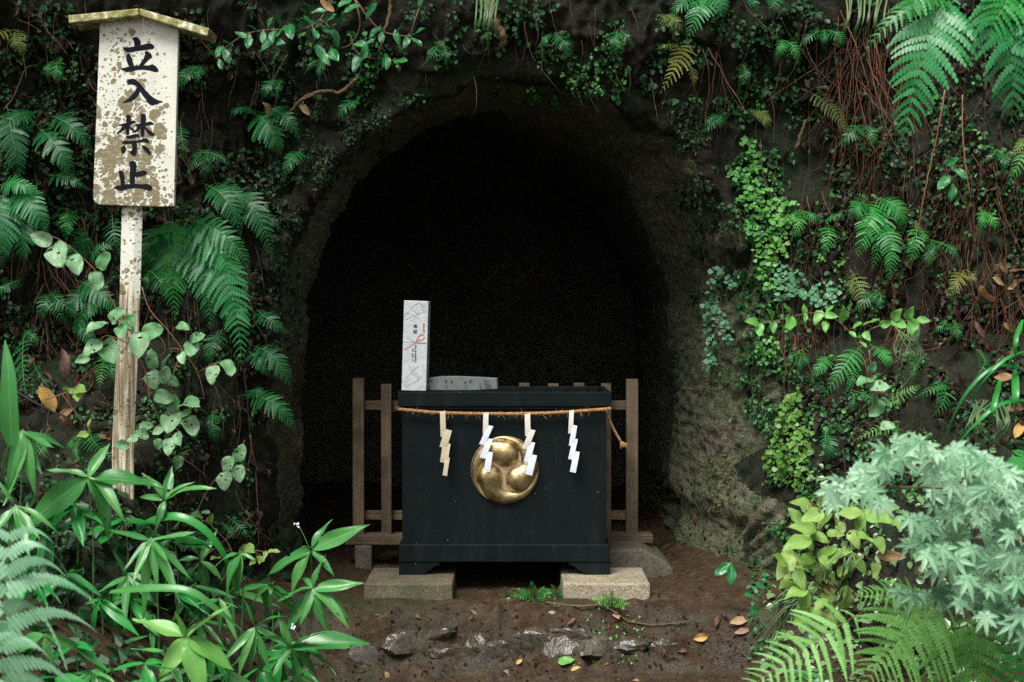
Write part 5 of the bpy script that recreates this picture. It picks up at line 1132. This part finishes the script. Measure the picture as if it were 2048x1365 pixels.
stick('long crooked root lying on the path in front of the granite block', [(1088,1205),(1150,1212),(1205,1212),(1235,1228),(1260,1243),(1310,1250),(1378,1243)], .0035, 'branch', .012, 'root', 'root')
stick('long red vine stem hanging down from the twig near the sign post', [(500,870),(510,930),(514,990),(518,1060),(512,1120)], .003, 'stem_red', .04, 'creeper', 'creeper')
stick('red twig slanting near the ground left of the cave', [(382,1145),(420,1105),(470,1065),(508,1025)], .0022, 'stem_red', .2, 'twig', 'twig')
stick('pale dry stick caught on the bank at far left', [(68,608),(85,575),(90,568)], .004, 'branch', .06, 'twig', 'twig')
stick('dark twig slanting across the bank below the yellow leaf', [(10,770),(60,800),(130,835)], .004, 'twig_dark', .08, 'twig', 'twig')
stick('pale looping twig high on the bank left of the notice board', [(8,220),(30,190),(50,140),(72,130)], .003, 'branch', .05, 'twig', 'twig')
# root fibres: one mass
def strands(name, label, regions, n_, mat, rmax=.0022):
    V = []; F = []
    for _ in range(n_):
        x0, x1, y0, y1, ln0, ln1 = random.choices(regions, [(q[1]-q[0])*(q[3]-q[2]) for q in regions])[0]; px = random.uniform(x0, x1); py = random.uniform(y0, y1)
        q0 = hit(px, py, 1e4)[0]
        if q0 is None or q0.y > 6.3: continue
        p, nn = hit(px, py, random.uniform(.004, .05)); ln = random.uniform(ln0, ln1)*p.y/FPX; k = 7; r = random.uniform(.0005, rmax)
        wx, wy = random.gauss(0, .25), random.gauss(0, .05); pts = []; q = p.copy(); dv = Vector((wx, wy, -1)).normalized()
        for i in range(k+1):
            pts.append(q.copy()); dv = jit(dv, .16); dv.y *= .5; dv.normalize(); q = q+dv*ln/k
        mb_ = MB().tube(pts, r, 3, r*.4); n0 = len(V); V += mb_.V; F += [tuple(i+n0 for i in f) for f in mb_.F]
    o = obj(name, V, F, mat); tag(o, label, 'roots', kind='stuff'); return o
strands('hanging_roots', 'mass of fine brown roots and dead stems hanging on the banks', [(20,520,440,1000,30,170), (-260,560,0,440,30,110), (1480,2300,0,500,40,220), (1500,2300,450,950,30,160), (1650,2300,150,560,60,240), (600,1450,0,170,20,90), (1380,1460,60,250,60,160), (490,540,250,330,50,120), (60,260,560,760,40,140)], 850, M['root'])
strands('pale_roots', 'scattered paler root threads on the banks', [(20,520,440,1000,30,170), (1480,2300,0,900,40,200), (1380,1450,60,200,80,200), (300,520,560,1000,60,200), (700,840,240,330,40,110)], 170, M['branch'], .0019)

strands('red_roots', 'reddish brown dead stems and roots hanging in bundles on the right bank', [(1660,1830,0,300,60,260), (1880,2300,300,650,50,200), (1780,1850,560,860,40,160), (1550,1650,380,700,40,140), (1400,1450,60,120,80,260), (60,200,420,800,40,150)], 520, plain('red_root', (.2,.085,.05), .5, var=.6, scale=60), .0026)
# small leaves creeping over the rock
def scatter(name, label, regions, n_, mat, s0, s1, off=.01, curled=.2, cluster=0., cat='ground cover'):
    V = []; F = []
    cnt = 0; tries = 0
    while cnt < n_ and tries < n_*6:
        tries += 1; x0, x1, y0, y1 = random.choices(regions, [(q[1]-q[0])*(q[3]-q[2]) for q in regions])[0]; px = random.uniform(x0, x1); py = random.uniform(y0, y1)
        if cluster and vnoise(np.array([[px*.018, py*.018, 3.]]))[0]+.5*vnoise(np.array([[px*.06, py*.06, 9.]]))[0] < cluster: continue
        q0 = hit(px, py, 1e4)[0]
        if q0 is None or q0.y > 6.5: continue
        p, nn = hit(px, py, random.uniform(0, off)); s = random.uniform(s0, s1)*p.y/FPX; n2 = jit(nn*.7+Vector((0, -.3, .5)), .35).normalized()
        x_ = jit(Vector((0, 0, -1)), .8); x_ = (x_-n2*x_.dot(n2)); 
        if x_.length < .1: continue
        x_.normalize(); y_ = n2.cross(x_); n0 = len(V); w_ = random.uniform(.3, .45)*s
        V += [p, p+x_*s*.3+y_*w_+n2*s*curled*.3, p+x_*s*.75+y_*w_*.8+n2*s*curled*.2, p+x_*s-n2*s*curled*.5, p+x_*s*.75-y_*w_*.8+n2*s*curled*.2, p+x_*s*.3-y_*w_+n2*s*curled*.3]
        F += [(n0, n0+1, n0+2, n0+3), (n0, n0+3, n0+4, n0+5)]; cnt += 1
    o = obj(name, V, F, mat); tag(o, label, cat, kind='stuff'); return o
scatter('creeping_leaves', 'mat of tiny dark green leaves creeping over the rock face', [(-260,560,0,450), (-260,520,400,1100), (600,1450,0,210), (1440,2300,0,520), (1480,2300,450,1000), (1500,1700,700,1350), (1440,1560,250,900)], 16000, M['tiny'], 4, 14, .035, cluster=.06)
scatter('bright_creeping_leaves', 'scattered small bright leaves on the rock face', [(-260,250,60,330), (600,1450,60,210), (1440,2300,150,520), (1480,1900,450,1000), (1500,1640,800,1300), (280,520,700,1100)], 1900, M['maiden'], 5, 12, .04, cluster=.1)
scatter('rim_creepers', 'small creeping leaves and moss tufts on the shoulders of the arch', [(500,780,110,360), (1270,1500,140,420), (480,600,330,700), (1380,1500,380,620)], 2600, M['tiny'], 4, 12, .02, cluster=.05)
scatter('rim_moss', 'fine bright moss on the shoulders of the arch', [(560,780,180,420), (1250,1480,180,480), (1400,1560,480,1080)], 2600, M['fern_olive'], 2, 5, .004, cluster=.12)
scatter('leaf_litter', 'brown leaf litter lodged on the banks', [(-260,540,400,1100), (-260,540,0,440), (1600,2300,0,950), (1850,2300,430,850)], 6500, M['litter'], 6, 21, .035, curled=.6, cluster=-.1, cat='leaf litter')
scatter('path_debris', 'crumbs of leaf and bark on the trodden earth', [(640,1560,1180,1365), (1280,1540,950,1200)], 900, M['litter'], 3, 10, .004, curled=.3, cat='leaf litter')
scatter('ground_herbs', 'dense low green leaves between the taller plants at bottom left', [(-260,600,1060,1365), (-260,420,950,1365)], 700, M['tiny'], 14, 40, .10, curled=.4)
scatter('ground_herbs', 'dense low green leaves under the maple and ferns at bottom right', [(1600,2300,900,1365), (1530,1700,1150,1365)], 1000, M['glossy'], 8, 22, .08, curled=.4)
scatter('seedlings', 'tiny green seedlings on the earth round the granite block', [(1100,1300,1192,1215), (1150,1300,1230,1330), (990,1130,1185,1215)], 130, M['maiden'], 4, 9, .004)

# rocks of the step
def rock(x, y, rx, rz, seed, label, D=None):
    c = HP(x, y, 0); c.z = c.z-.022; c.y += .03; r = np.random.default_rng(seed); n1, n2 = 22, 14; V = []
    for i in range(n2+1):
        th = PI*i/n2
        for j in range(n1):
            ph = 2*PI*j/n1; V.append((math.sin(th)*math.cos(ph), math.sin(th)*math.sin(ph), math.cos(th)))
    V = np.array(V); f = 1+.28*fbm(V*1.3+seed*3.7, 3)+.06*vnoise(V*6+seed)
    cut = r.normal(size=(5, 3)); cut /= np.linalg.norm(cut, axis=1, keepdims=True)
    V = V*(f+.05*vnoise(V*14+seed))[:, None]
    for cc in cut:
        dd = V@cc-.62; V = V-np.maximum(dd, 0)[:, None]*cc*.9
    sc = c.y/FPX; V = V*np.array([rx*sc, (rx+rz)*.5*sc, rz*sc]); a = r.uniform(-.3, .3)
    V = V@np.array([[math.cos(a), 0, math.sin(a)], [0, 1, 0], [-math.sin(a), 0, math.cos(a)]])+np.array(c)
    F = [(i*n1+j, i*n1+(j+1) % n1, (i+1)*n1+(j+1) % n1, (i+1)*n1+j) for i in range(n2) for j in range(n1)]
    o = obj('rock', V, F, M['wet_stone'], None); tag(o, label, 'rock', 'wet stones along the earth step'); return o
for i, (x, y, rx, rz, lb) in enumerate([(795,1285,52,26,'long wet grey stone at the left of the earth step'), (905,1296,54,22,'wet stone second from the left in the earth step'), (860,1262,46,16,'low stone behind the second wet stone'), (962,1288,30,28,'upright stone right of the second wet one'), (1015,1290,46,24,'pale-edged wet stone in the middle of the step'), (1075,1272,44,24,'brownish stone right of the pale-edged one'),
     (1130,1290,38,26,'mossy stone below the granite block left end'), (1195,1292,56,27,'broad mossy wet stone right of the path middle'), (1262,1282,44,22,'rounded stone at the right end of the step'), (1150,1258,44,14,'small flat stone above the mossy ones'), (728,1300,44,20,'dim stone at the far left of the step under the leaves'), (1330,1276,40,13,'half-buried stone right of the step')]):
    rock(x, y, rx*1.28, rz*1.2, i+3, lb)
